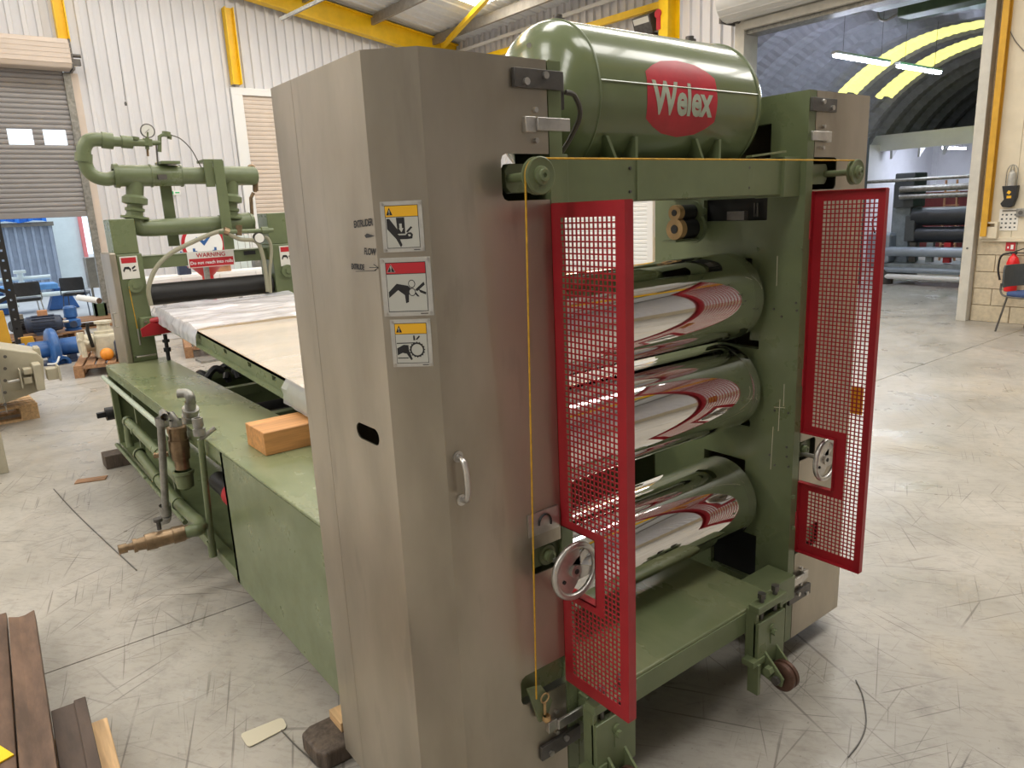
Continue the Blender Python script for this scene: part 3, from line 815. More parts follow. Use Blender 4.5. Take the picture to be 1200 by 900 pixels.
warning_plate([(445, 237), (494, 234), (450, 296)], 1)
warning_plate([(445, 303), (504, 300), (451, 371)], 2)
warning_plate([(457, 376), (504, 372), (463, 430)], 3)

# side frames: thick plates with windows for bearings
def frame_plate(side):
    X = (lambda x: x) if side < 0 else mir
    holes = [(1.46, 1.72, 1.627, 1.702), (1.455, 1.62, 1.77, 1.935), (1.512, 1.70, 1.20, 1.50), (1.475, 1.70, 1.185, 1.215), (1.50, 1.70, .895, .92),
             (1.515, 1.70, .70, .765), (1.458, 1.66, .30, .48)]
    us = sorted({F, 1.95} | {h[0] for h in holes} | {h[1] for h in holes}); vs = sorted({ZB, ZT} | {h[2] for h in holes} | {h[3] for h in holes})
    ok = lambda u, v: not any(h[0] < u < h[1] and h[2] < v < h[3] for h in holes)
    xa, xb = sorted((X(1.1485), X(1.187)))
    mb = MB().grid_plate(us, vs, ok, lambda u, v, w: (w, u, v), xa, xb)
    fp = S(mb, 'side_frame', 'green')
    return fp
fp_l = frame_plate(-1); fp_r = frame_plate(1)
# bolts and screw holes on the visible inner face of the far frame
fx = mir(1.187)
for (px, py) in ((939, 292), (938, 333), (887, 292), (930, 582), (930, 618)):
    p = at(px, py, 0, fx); S(MB().cyl(p, (fx - .006, p.y, p.z), .007, seg=10), 'bolt', 'green', fp_r)
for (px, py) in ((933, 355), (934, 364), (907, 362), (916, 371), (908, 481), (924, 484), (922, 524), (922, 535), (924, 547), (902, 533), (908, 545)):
    p = at(px, py, 0, fx); S(MB().cyl((fx + .001, p.y, p.z), (fx - .0025, p.y, p.z), .004, seg=8), 'screw_hole_disc', 'dark_metal', fp_r)  # raised dark discs; their colour stands in for the shade inside screw holes
for a_, b_ in (((911, 300), (910, 335)), ((919, 450), (918, 476)), ((914, 468), (912, 505)), ((906, 500), (903, 550)), ((907, 477), (920, 478))):
    S(MB().tube([at(*a_, 0, fx - .0004), at(*b_, 0, fx - .0004)], .0011, 5), 'paint_run', 'scuff', fp_r)
# lugs that stand through the cover notches, with the cord pulleys
def lug(side):
    X = (lambda x: x) if side < 0 else mir
    lg = S(MB().prism([(1.15, 1.736), (1.045, 1.736), (1.032, 1.75), (1.03, 1.785), (1.04, 1.800), (1.15, 1.800)], lambda u, v, w: (X(u), F + .018 + w, v), 0, .02), 'beam_lug', 'green', st, .002)
    px_ = X(1.042); pz = 1.768
    m_ = MB().lathe((px_, F - .072, pz), (0, -1, 0), [(-.092, .010), (0, .010), (0, .036), (.002, .0395), (.006, .0395), (.009, .033), (.013, .033), (.016, .0395), (.020, .0395), (.0215, .037), (.0195, .030), (.0195, .02), (.026, .019), (.028, .013), (.034, .012), (.034, .005), (.030, .0045), (.030, 0)], 40)
    return S(m_, 'cord_pulley', 'green')
lug(-1); lug(1)
for z0, z1, xa in ((.803, .86, 1.052), (.45, .518, 1.0)):
    for side in (-1, 1):
        X = (lambda x: x) if side < 0 else mir
        lg = S(MB().box(*sorted((X(xa), X(1.15))), F + .016, F + .036, z0, z1), 'frame_lug', 'green', st, .002)
        if z0 > .6: S(MB().lathe((X(1.108), F + .016, .83), (0, -1, 0), [(0, .03), (.006, .027), (.006, .016), (.02, .015), (.022, .009), (.02, .009), (.02, 0)], 24), 'shaft_boss', 'green', lg)
# hook plate for the cord on the near frame
hk = S(MB().prism([(1.0, .50), (1.045, .49), (1.08, .43), (1.06, .385), (1.035, .385)], lambda u, v, w: (u, F - .02 + w, v), 0, .008)
       .tube([(1.05 + .013 * math.cos(a), F - .026, .455 + .013 * math.sin(a)) for a in [k * PI / 8 for k in range(16)]], .0022, 6, closed=True, m=1)
       .cyl((1.05, F - .024, .44), (1.05, F - .024, .405), .004, m=1, seg=8).lathe((1.05, F - .03, .405), (0, 0, -1), [(0, .01), (.012, .012), (.02, .006), (.02, 0)], 12, m=1), 'cord_hook', ['green', 'tan_bronze'])
# cord: round both pulleys, along the beam and down to the hook
yc = F - .083; xl, xr_ = 1.042, mir(1.042); rr = .0355; zc = 1.768
cd = [(xl - rr + .012, F - .03, .47)]
cd += [(xl - rr * math.cos(a), yc, zc + rr * math.sin(a)) for a in [k * PI / 16 for k in range(0, 9)]]
cd += [(xr_ + rr * math.sin(a), yc, zc + rr * math.cos(a)) for a in [k * PI / 16 for k in range(0, 9)]]
cd += [(xr_ + rr, yc, zc - .01)]
S(MB().tube(cd, .0022, 8), 'pull_cord', 'rope')

# crossbeam under the tank, with its joint plates
bm_ = S(MB().box(1.187, mir(1.187), 1.357, 1.45, 1.708, 1.815), 'crossbeam', 'green', st, .002)
S(MB().box(1.47, 1.98, 1.353, 1.3575, 1.71, 1.813), 'joint_plate', 'green', bm_, .0008)
for x in (1.445, 1.958):
    for z in (1.732, 1.79):
        S(MB().cyl((x, 1.3525, z), (x, 1.358, z), .004, seg=8), 'screw_hole_disc', 'dark_metal', bm_)  # dark discs again, painting shaded screw holes onto the beam
for x0, x1 in ((1.187, 1.222), (2.13, 2.218)):
    S(MB().box(x0, x1, 1.345, 1.45, 1.70, 1.822), 'end_flange', 'green', bm_, .002)
S(MB().bar((2.02, 1.40, 1.826), (2.14, 1.36, 1.838), .03, .006), 'loose_strap', 'green_dusty', bm_)
S(MB().box(1.187, mir(1.187), 1.78, 1.86, 1.708, 1.79), 'rear_crossbeam', 'green', st, .003)
# air tank
TY, TZ, TR = 1.60, 1.978, .204
tx0, tx1 = 1.385, 2.055
prof = []
for k in range(11):
    a = PI / 2 * k / 10; prof.append((tx0 - .105 * math.cos(a), TR * math.sin(a)))
for k in range(11):
    a = PI / 2 * (1 - k / 10); prof.append((tx1 + .105 * math.cos(a), TR * math.sin(a)))
prof = [(tx0 - .105, 0)] + prof[1:-1] + [(tx1 + .105, 0)]
tank = S(MB().lathe((0, TY, TZ), (1, 0, 0), prof, 72), 'air_tank', 'green_gloss')
for x in (tx0, tx1):
    S(MB().tube([(x, TY + (TR + .0005) * math.cos(a), TZ + (TR + .0005) * math.sin(a)) for a in [k * PI / 36 for k in range(72)]], .0032, 6, closed=True), 'weld_seam', 'green', tank)
ang = math.asin(.028 / TR)
S(MB().tube([(tx0, TY - TR * math.cos(ang), TZ + .028), (tx1, TY - TR * math.cos(ang), TZ + .028)], .0026, 6), 'weld_seam', 'green_gloss', tank)
for x in (1.43, 1.98):
    S(MB().lathe((x, TY, TZ + TR - .004), (0, 0, 1), [(0, .02), (.014, .02), (.014, .013), (.024, .013), (.024, 0)], 12), 'plug', 'dark_metal', tank)
S(MB().cyl(at(620, 53, 1, 1.52), at(620, 53, 1, 1.51), .006), 'plug', 'bright_metal', tank)
for x, dx_ in ((1.44, -.02), (1.53, 0), (1.80, -.02), (1.89, 0)):
    S(MB().obox((x, 1.46, 1.84), (.005, 0, 0), (0, .05, 0), (dx_, 0, .035)), 'saddle_gusset', 'green', tank)
S(MB().box(1.40, 2.04, 1.45, 1.75, 1.775, 1.81), 'saddle', 'green', tank)
# tank lettering wrapped on the shell
def wrap(verts, faces, m, lift, mb):
    bm = bmesh.new()
    vv = [bm.verts.new((x, y, 0)) for x, y in verts]
    for f in faces:
        try: bm.faces.new([vv[i] for i in f])
        except ValueError: pass
    ymin = min(v[1] for v in verts); ymax = max(v[1] for v in verts); y = ymin + .006
    while y < ymax:
        g = bm.verts[:] + bm.edges[:] + bm.faces[:]
        bmesh.ops.bisect_plane(bm, geom=g, plane_co=(0, y, 0), plane_no=(0, 1, 0)); y += .006
    bm.verts.index_update()
    vs = [tuple(v.co) for v in bm.verts]; fs = [tuple(v.index for v in f.verts) for f in bm.faces]; bm.free()
    def fn(x, y, z):
        a = y / TR
        return (x, TY - (TR + lift) * math.cos(a), TZ + (TR + lift) * math.sin(a))
    mb.add_mesh(vs, fs, fn, m, True)
LX, LY = 1.705, .0
out = [(-.146, -.058), (-.112, -.078), (-.07, -.095), (0, -.104), (.07, -.095), (.112, -.078), (.146, -.058), (.149, 0), (.146, .062), (.112, .082), (.07, .098), (0, .106), (-.07, .098), (-.112, .082), (-.146, .062), (-.149, 0)]
lg = MB(); wrap([(LX + u, LY + v) for u, v in out], [tuple(range(len(out)))], 0, .0008, lg)
vs, fs = text_mesh('Welex', .118, bold=.0038, spacing=.98, align='CENTER')
w_ = max(v[0] for v in vs) - min(v[0] for v in vs); mx_ = (max(v[0] for v in vs) + min(v[0] for v in vs)) / 2
vs = [(LX + (v[0] - mx_) * .258 / w_, LY - .042 + v[1] * .98) for v in vs]
wrap(vs, fs, 1, .0016, lg)
S(lg, 'painted_name', ['logo_red', 'logo_letter'], tank, fix=False)
# junction box and hose by the tank end
S(MB().box(1.19, 1.212, 1.34, 1.37, 1.92, 2.0), 'junction_box', 'dark_metal', fp_l, .003)
S(MB().tube(bez([(1.21, 1.335, 1.958), (1.235, 1.33, 1.95), (1.255, 1.335, 1.91), (1.245, 1.36, 1.86), (1.225, 1.38, 1.82)], 8), .006, 8), 'hose', 'hose_dark', fp_l)

# the three chrome rolls
RY, RR = 1.59, .152
for z in (1.367, 1.042, .614):
    xa, xb = 1.225, 2.186
    gr = .0005 if z == 1.042 else .0002
    p = [(xa, .06), (xa, RR - .003), (xa + .003, RR), (xb - .05, RR), (xb - .049, RR - gr), (xb - .045, RR - gr), (xb - .044, RR), (xb - .003, RR), (xb, RR - .003), (xb, .06)]
    ro = S(MB().lathe((0, RY, z), (1, 0, 0), p[:4], 128).lathe((0, RY, z), (1, 0, 0), p[3:], 128, m=1), 'chrome_roll', ['chrome', 'chrome_end'])
    S(MB().cyl((1.19, RY, z), (1.225, RY, z), .062, seg=32).cyl((xb, RY, z), (2.21, RY, z), .062, seg=32), 'journal', 'dark_metal', ro)
    for s_ in (-1, 1):
        xk = 1.13 if s_ < 0 else mir(1.13)
        S(MB().box(xk - .05, xk + .03 if s_ < 0 else xk + .05, RY - .05, RY + .05, z - .06, z + .06), 'bearing_block', 'dark_metal', ro)
# nip adjusters behind the front rolls: little bronze-faced rollers on the far frame
ad = MB()
for (py, r) in ((249, .026), (268, .036)):
    p = at(800, py, 1, 1.72)
    ad.cyl((p.x - .02, p.y, p.z), (p.x + .06, p.y, p.z), r, seg=24, m=1).cyl((p.x - .045, p.y, p.z), (p.x - .02, p.y, p.z), r * 1.02, seg=24, m=0)
    ad.cyl((p.x - .047, p.y, p.z), (p.x - .044, p.y, p.z), r * .42, seg=16, m=1)
    ad.cyl((p.x + .05, p.y, p.z), (p.x + .065, p.y, p.z), r * 1.5, seg=24, m=2)
    ad.cyl((p.x + .06, p.y, p.z), (2.219, p.y, p.z), r * .5, seg=16, m=2)
p = at(795, 281, 1, 1.72); ad.box(p.x - .05, p.x + .07, p.y - .03, p.y + .03, p.z - .006, p.z, m=2)
S(ad, 'nip_adjuster', ['tan_bronze', 'black', 'green'], st)
S(MB().box(2.24, 2.45, 1.44, 1.75, 1.55, 1.72), 'gearbox', 'black_rubber', st)
S(MB().box(2.24, 2.45, 1.46, 1.66, .28, .5), 'gearbox', 'black_rubber', st)
S(MB().box(2.19, 2.212, 1.53, 1.6, 1.63, 1.66).box(2.225, 2.23, 1.50, 1.506, 1.64, 1.685).box(2.225, 2.23, 1.512, 1.518, 1.64, 1.685), 'limit_switch', 'dark_metal', st)

# red perforated guards, swung open square to the front
def guard(side):
    x0 = 1.147 if side < 0 else 2.246
    ya, yb_, za, zb = F - .002, 1.094, .452, 1.708
    if side > 0: ya, yb_, za, zb = F - .002, 1.09, .458, 1.712
    nx = 13; pit = .01375; hol = .0103
    u0 = ya - (ya - yb_ - nx * pit) / 2 - .003          # y of first hole cell
    cells = [u0 - k * pit for k in range(nx)]
    ul = sorted([yb_, ya] + [c for c in cells] + [c - hol for c in cells])
    nz_ = int((zb - za - .05) / pit)
    z0 = za + (zb - za - nz_ * pit) / 2 + .002
    zc_ = [z0 + k * pit for k in range(nz_)]
    ny0, ny1, nz0, nz1 = 1.203, ya + .01, .722, .902     # cut-out for the handwheel
    vl = sorted([za, zb, nz0, nz1] + zc_ + [c + hol for c in zc_]); ul = sorted(set(ul + [ny0]))
    bd = .026
    def solid(u, v):
        if u > ny0 and nz0 < v < nz1: return False
        near = u > ny0 - bd and nz0 - bd < v < nz1 + bd
        if near: return True
        inu = any(c - hol < u < c for c in cells); inv = any(c < v < c + hol for c in zc_)
        return not (inu and inv)
    T = .0025; D = .026 if side < 0 else -.02
    xs_ = x0 if side < 0 else 2.276
    mb = MB().grid_plate(ul, vl, solid, lambda u, v, w: (w, u, v), xs_, xs_ + (T if side < 0 else -T))
    xi, xo = sorted((xs_, xs_ + D))
    g = S(mb, 'mesh_guard', 'red')
    rim = MB().box(xi, xo, yb_ - T, yb_, za, zb).box(xi, xo, ya, ya + T, za, nz0).box(xi, xo, ya, ya + T, nz1, zb).box(xi, xo, yb_, ya, za - T, za).box(xi, xo, yb_, ya, zb, zb + T)
    rim.box(xi, xo, ny0 - T, ny0, nz0, nz1).box(xi, xo, ny0, ya, nz0 - T, nz0).box(xi, xo, ny0, ya, nz1, nz1 + T)
    S(rim, 'guard_rim', 'red', g)
    for z in (za + .12, zb - .12, 1.1): S(MB().cyl((xo if side < 0 else xi, ya + .004, z - .03), (xo if side < 0 else xi, ya + .004, z + .03), .006, seg=10), 'hinge', 'red', g)
    if side > 0: # yellow tag sign on the far guard's outer side
        S(MB().box(2.2775, 2.2795, 1.125, 1.165, 1.0, 1.09), 'hanging_tag', 'yellow_sign', g)
    return g
guard(-1); guard(1)

# handwheels
def handwheel(side):
    X = (lambda x: x) if side < 0 else mir
    c = Vector((X(1.118), F - .082, .817)); R_ = .068
    mb = MB().tube([(c.x + R_ * math.cos(a), c.y, c.z + R_ * math.sin(a)) for a in [k * PI / 24 for k in range(48)]], .0085, 12, closed=True)
    # dished web with one open side
    mb.prism([(c.x + (R_ - .004) * math.cos(a), c.z + (R_ - .004) * math.sin(a)) for a in [PI * .42 + k * PI * 1.0 / 16 for k in range(17)]] + [(c.x + .02, c.z - .022), (c.x + .02, c.z + .022)], lambda u, v, w: (u, w, v), c.y + .002, c.y + .007)
    mb.prism([(c.x + .015, c.z - .03), (c.x + R_ - .003, c.z - .026), (c.x + R_ - .003, c.z - .01), (c.x + .015, c.z + .01)], lambda u, v, w: (u, w, v), c.y + .002, c.y + .007)
    mb.prism([(c.x + .01, c.z + .0), (c.x + R_ * .8, c.z + R_ * .55), (c.x + R_ * .6, c.z + R_ * .75), (c.x - .005, c.z + .02)], lambda u, v, w: (u, w, v), c.y + .002, c.y + .007)
    mb.cyl((c.x, c.y - .006, c.z), (c.x, c.y + .02, c.z), .017, seg=24)
    mb.cyl((c.x, c.y - .0075, c.z), (c.x, c.y - .0055, c.z), .007, seg=16, m=1)
    mb.cyl((c.x, c.y + .02, c.z), (c.x, F + .02, c.z), .008, seg=16)
    mb.cyl((c.x - .036, c.y - .001, c.z - .02), (c.x - .036, c.y + .003, c.z - .02), .005, seg=10, m=1)
    return S(mb, 'handwheel', ['bright_metal', 'black'])
handwheel(-1); handwheel(1)

# lower platform and its lifting castors
pf = S(MB().box(1.20, 2.03, 1.262, 1.86, .315, .40), 'platform', 'green_dusty', st, .004)
S(MB().box(1.20, 2.03, 1.258, 1.2625, .318, .39), 'front_strip', 'green', pf, .001)
S(MB().box(2.03, 2.212, 1.29, 1.40, .30, .39), 'platform_bracket', 'green', pf, .003)
S(MB().box(1.19, 1.32, 1.29, 1.40, .30, .39), 'platform_bracket', 'green', pf, .003)
def castor(xc, tilt=0.0):
    y1 = 1.258
    c = S(MB().box(xc - .075, xc + .075, y1 - .05, y1 - .03, .20, .37).box(xc - .075, xc - .06, y1 - .04, y1, .2, .41).box(xc + .06, xc + .075, y1 - .04, y1, .2, .41), 'castor', 'green', st, .002)
    S(MB().box(xc - .08, xc + .08, y1 - .052, y1 - .012, .405, .43), 'jack_bridge', 'green', c, .003)
    for d in (-.038, .038):
        S(MB().cyl((xc + d, y1 - .032, .37), (xc + d, y1 - .032, .455), .008, seg=10).cyl((xc + d, y1 - .032, .445), (xc + d, y1 - .032, .462), .014, seg=6), 'jack_bolt', 'dark_metal', c)
    S(MB().cyl((xc, y1 - .056, .33), (xc, y1 - .05, .33), .013, seg=16).cyl((xc, y1 - .066, .318), (xc, y1 - .05, .318), .011, seg=6).box(xc - .008, xc + .008, y1 - .053, y1 - .049, .275, .33), 'slot_bolt', 'green', c)
    wy, wz, wr = y1 - .098, .178, .048
    for d in (-.036, .028):
        S(MB().prism([(y1 - .03, .25), (y1 - .05, .255), (wy - .022, wz + .01), (wy - .016, wz - .02), (wy + .012, wz - .022), (y1 - .03, .17)], lambda u, v, w: (xc + w, u, v), d, d + .008), 'fork', 'green', c, .001)
    S(MB().box(xc - .105, xc - .04, y1 - .055, y1 - .01, .225, .245).box(xc - .085, xc - .07, y1 - .06, y1 - .02, .12, .23).cyl((xc - .062, y1 - .075, .205), (xc - .04, y1 - .075, .205), .016, seg=6), 'clamp', 'green', c, .001)
    w = S(MB().lathe((xc, wy, wz), (1, 0, 0), [(-.02, 0), (-.02, .03), (-.02, wr - .004), (-.017, wr), (-.005, wr), (-.003, wr - .005), (.003, wr - .005), (.005, wr), (.017, wr), (.02, wr - .004), (.02, 0)], 32), 'wheel', 'wheel_rust', c)
    S(MB().cyl((xc - .044, wy, wz), (xc + .044, wy, wz), .007, seg=10).cyl((xc - .05, wy, wz), (xc - .037, wy, wz), .015, seg=6), 'axle', 'dark_metal', w)
    return c
castor(1.945); castor(1.22)
# legs below the frames and the timber packing below the machine
S(MB().box(1.19, 1.225, F, F + .04, ZB, .42), 'corner_post', 'green', fp_l, .002)
tb = build(MB().prism([(.668, 1.985), (.69, 1.955), (1.5, 1.96), (1.5, 2.115), (.70, 2.12), (.665, 2.10)], lambda u, v, w: (u, v, w), 0, .064), 'packing_timber', 'timber_dark', bevel=.01, seg=3)
tag(tb, 'dark weathered timber block poking out beside the stainless cover', 'timber')
w2 = build(MB().box(.768, 1.4, 2.012, 2.104, .0645, .0985), 'packing_wedge', 'wood_pale', bevel=.002)
tag(w2, 'pale wooden packer lying on the dark timber block', 'timber')
tb = build(MB().box(1.16, 2.55, 1.78, 1.90, 0, ZB - .001), 'packing_timber', 'timber_dark', bevel=.006); tag(tb, 'long dark timber bearer under the rear of the roll stack', 'timber')
# ================================================================== THE TAKE-OFF UNIT BEHIND
tk = root('takeoff_unit', 'long green take-off unit with pipe manifold, black roller and film-wrapped inclined table', 'machine', (1.7, 4.0, 0))
def K(mb, name, m, parent=tk, bevel=0.0, **k): return build(mb, name, m, parent, bevel=bevel, **k)
X0, X1 = .826, 1.233; ZC = .737
# base: two box rails with a pit between them
base = K(MB().box(X0, X1, 2.03, 5.93, ZC - .012, ZC), 'base_top', 'green_dusty', tk, .004)
K(MB().box(X0, X0 + .006, 2.03, 3.22, ZB, ZC - .012).box(X0, X0 + .03, 3.19, 3.22, ZB, ZC - .012).box(X0, X1, 2.03, 2.036, ZB, ZC - .012), 'side_panel', 'green', base)
K(MB().box(X0, X0 + .035, 3.22, 5.93, ZC - .07, ZC - .012).box(X0, X0 + .05, 3.22, 5.93, ZB, ZB + .055).box(X0, X0 + .04, 5.885, 5.93, ZB, ZC - .05).box(X0, X1, 5.925, 5.93, ZB, ZC - .012)
  .box(X0 + .01, X0 + .035, 5.14, 5.17, ZB, ZC - .05).box(X0 + .01, X0 + .035, 4.3, 4.33, ZB, ZC - .05), 'open_frame', 'green', base, .003)
K(MB().box(X1 - .012, X1 - .006, 2.03, 5.92, ZB + .05, ZC - .012).box(X0 + .05, X1, 3.22, 5.9, ZB + .02, ZB + .03), 'inner_panel', 'green', base)
K(MB().box(mir(X1), mir(X0), 2.03, 5.93, ZC - .012, ZC).box(mir(X0) - .006, mir(X0), 2.03, 5.93, ZB, ZC - .012).box(mir(X1), mir(X1) + .006, 2.03, 5.93, ZB, ZC - .012), 'far_rail', 'green', base)
pit = K(MB().box(X1, mir(X1), 2.03, 5.25, .30, .31).box(X1, mir(X1), 5.24, 5.25, .3, .70).box(X1 - .004, X1 + .001, 2.03, 5.25, .3, .70), 'pit_tray', 'green', base)
for y in (3.75, 4.55, 5.2):
    K(MB().box(X1, mir(X1), y - .03, y + .03, .655, .715), 'cross_member', 'green', pit, .003)
for y0, r in ((3.4, .07), (4.05, .05), (4.3, .045)):
    K(MB().cyl((X1, y0, .6), (mir(X1), y0 + .0, .6), r, seg=20), 'drive_shaft', 'black_rubber', pit)
mb = MB()
rnd = random.Random(3)
for k in range(14):
    p = Vector((1.3 + rnd.random() * .35, 4.75 + rnd.random() * .4, .66 + rnd.random() * .07))
    q = p + Vector((rnd.uniform(-.12, .12), rnd.uniform(-.12, .12), rnd.uniform(-.03, .04)))
    mb.tube(bez([p, (p + q) / 2 + Vector((0, 0, .04)), q], 5), .022, 8)
K(mb, 'drive_chain', 'black_rubber', pit)
K(MB().cyl((.80, 6.15, .33), (.99, 6.15, .33), .05, seg=20).box(.92, 1.05, 6.08, 6.24, .2, .42).box(.74, .80, 6.13, 6.17, .31, .35), 'shaft_stub', 'black', tk, .003)
K(MB().box(.92, 1.05, 5.93, 6.12, .26, .38), 'stub_bracket', 'green', tk)

# uprights, upper beam and warning plates
P6 = lambda x, y: at(x, y, 1, 6.0)
def post(xa, xb, name='upright'):
    p = K(MB().box(xa, xb, 5.86, 6.16, ZC, 1.515), name, 'green', tk, .006)
    K(MB().box(xa - .004, xb - .01 if xa < 1.5 else xb, 5.88, 6.1, 1.515, 1.76), 'bearing_head', 'green', p, .006)
    return p
pl_ = post(1.0, 1.168); pr_ = post(2.12, 2.30)
K(MB().box(.955, .998, 5.84, 6.2, ZC - .04, 1.53), 'end_cover', 'steel', pl_, .01)
K(MB().tube([(.953, 5.95, 1.0), (.93, 5.95, 1.0), (.93, 5.95, 1.1), (.953, 5.95, 1.1)], .006, 8), 'cover_handle', 'bright_metal', pl_)
K(MB().box(1.168, 2.12, 5.97, 6.03, 1.395, 1.485), 'upper_beam', 'green', tk, .004)
K(MB().box(1.168, 2.12, 5.97, 6.2, 1.478, 1.488), 'beam_flange', 'green', tk)
K(MB().tube([(1.02, 5.855, .775), (1.02, 5.82, .78), (1.15, 5.82, .78), (1.15, 5.855, .775)], .007, 8), 'grab_bar', 'bright_metal', pl_)
K(MB().cyl((1.09, 5.86, 1.29), (1.09, 5.83, 1.29), .05, seg=28).cyl((1.09, 5.832, 1.29), (1.09, 5.82, 1.29), .02, seg=16), 'pulley', 'green', pl_)
K(MB().cyl((2.22, 5.86, 1.30), (2.22, 5.83, 1.30), .05, seg=28).cyl((2.22, 5.832, 1.30), (2.22, 5.82, 1.30), .02, seg=16), 'pulley', 'green', pr_)
K(MB().tube([(1.045, 5.832, 1.29), (1.06, 5.85, .95)], .003, 6), 'pull_cord', 'rope', pl_)
K(MB().cyl((1.06, 5.85, .98), (1.06, 5.85, .86), .006, seg=8), 'cord_weight', 'bright_metal', pl_)
def small_sign(cx, parent, w=.115, h=.16, zc=1.42, y=5.857):
    mb = MB().box(cx - w / 2, cx + w / 2, y - .003, y, zc - h / 2, zc + h / 2, 0)
    mb.quadpts([(cx - w * .42, y - .004, zc + h * .2), (cx + w * .42, y - .004, zc + h * .2), (cx + w * .42, y - .004, zc + h * .44), (cx - w * .42, y - .004, zc + h * .44)], 1)
    g = lambda u, v: (cx + u * w, y - .004, zc + v * h)
    mb.quadpts([g(-.4, -.12), g(-.3, .04), g(-.05, .04), g(.06, -.06), g(0, -.2), g(-.05, -.08), g(-.25, -.06), g(-.36, -.2)], 2)
    mb.quadpts([g(.1, -.02), g(.3, .08), g(.34, .02), g(.14, -.1)], 2); mb.quadpts([g(.14, -.12), g(.36, -.1), g(.34, -.16), g(.16, -.18)], 2)
    return K(mb, 'warning_plate', ['paper', 'sign_red', 'ink'], parent, fix=False)
small_sign(1.075, pl_); small_sign(2.235, pr_)
# long warning plate hanging on the beam
wp = MB().box(1.50, 1.85, 5.962, 5.967, 1.375, 1.495, 0)
wp.quadpts([(1.51, 5.961, 1.38), (1.84, 5.961, 1.38), (1.84, 5.961, 1.443), (1.51, 5.961, 1.443)], 1)
for txt, sz, z, m in (('WARNING', .045, 1.452, 1), ('Do not reach into rolls', .034, 1.40, 2)):
    vs, fs = text_mesh(txt, sz, bold=.0006, align='CENTER'); wp.add_mesh(vs, fs, lambda x, y, z_: (1.675 + x, 5.960, z + y), m)
K(wp, 'warning_plate', ['paper', 'sign_red', 'white'], tk, fix=False)
K(MB().box(1.93, 2.02, 5.96, 5.968, 1.445, 1.475), 'name_plate', 'ink', tk)

# black rubber roller
ro = K(MB().lathe((0, 5.95, 1.205), (1, 0, 0), [(1.17, 0), (1.17, .075), (1.175, .079), (2.105, .079), (2.11, .075), (2.11, 0)], 56), 'rubber_roller', 'roll_black')
# table: gently rising bed wrapped in clear film
tX0, tX1 = 1.2, 2.2
def tz(y): return .961 + (y - 3.096) * (1.118 - .961) / (5.86 - 3.096)
def slab(mb, x0, x1, y0, y1, a, b, m=0):
    mb.prism([(y0, tz(y0) + a), (y1, tz(y1) + a), (y1, tz(y1) + b), (y0, tz(y0) + b)], lambda u, v, w: (w, u, v), x0, x1, m); return mb
tbl = K(slab(MB(), tX0, tX1, 2.05, 5.86, -.02, -.003), 'table_bed', 'bed_board', tk)
slots = (4.75, 4.25, 3.85, 3.5)          # slots cut through the rail
us_ = sorted([2.05, 5.86] + [y - .025 for y in slots] + [y + .025 for y in slots])
rail = MB().grid_plate(us_, [-.085, -.05, -.025, -.004], lambda u, v: not (-.05 < v < -.025 and any(abs(u - y) < .025 for y in slots)), lambda u, v, w: (w, u, tz(u) + v), tX0, tX0 + .012)
K(slab(slab(rail, tX0 - .03, tX0 + .02, 2.05, 5.86, -.093, -.083), tX0 + .02, tX0 + .06, 2.05, 5.86, -.13, -.09), 'side_rail', 'green', tbl)
K(slab(slab(MB(), tX1 - .012, tX1, 2.05, 5.86, -.085, -.004), tX1 - .06, tX1 - .02, 2.05, 5.86, -.13, -.09), 'side_rail', 'green', tbl)
def film(y0, y1, amp, drape, name='clear_film', mt_='film'):
    mb = MB(); nx, ny = 40, 60
    def pt(i, j):
        y = y0 + (y1 - y0) * j / ny; s_ = i / nx
        x = tX0 - .012 + (tX1 - tX0 + .024) * s_
        w = noise.noise(Vector((x * 2.2, y * 9.0, 1.3))) * amp + noise.noise(Vector((x * 5, y * 24.0, 4.3))) * amp * .5 + noise.noise(Vector((x * 18, y * 18.0, 8.3))) * amp * .25
        return Vector((x, y, tz(y) + .006 + amp * .9 + w))
    for j in range(ny + 1):
        for i in range(nx + 1): mb.v.append(pt(i, j))
        if drape:
            y = y0 + (y1 - y0) * j / ny
            for q in (1, 2, 3): mb.v.append(Vector((tX0 - .035 + .008 * noise.noise(Vector((0, y * 12, q * .7))), y, tz(y) + .004 - q * drape / 3)))
    w = nx + 1 + (3 if drape else 0)
    for j in range(ny):
        for i in range(nx): mb.face([j * w + i, j * w + i + 1, (j + 1) * w + i + 1, (j + 1) * w + i], 0, True)
        if drape:
            ch = [0, nx + 1, nx + 2, nx + 3]
            for a, b in zip(ch[:-1], ch[1:]): mb.face([j * w + a, j * w + b, (j + 1) * w + b, (j + 1) * w + a], 0, True)
    return K(mb, name, mt_, tbl, fix=False)
film(4.72, 5.84, .016, .09, mt_='film_white'); film(3.3, 4.72, .004, 0); film(2.06, 3.3, .005, .11)
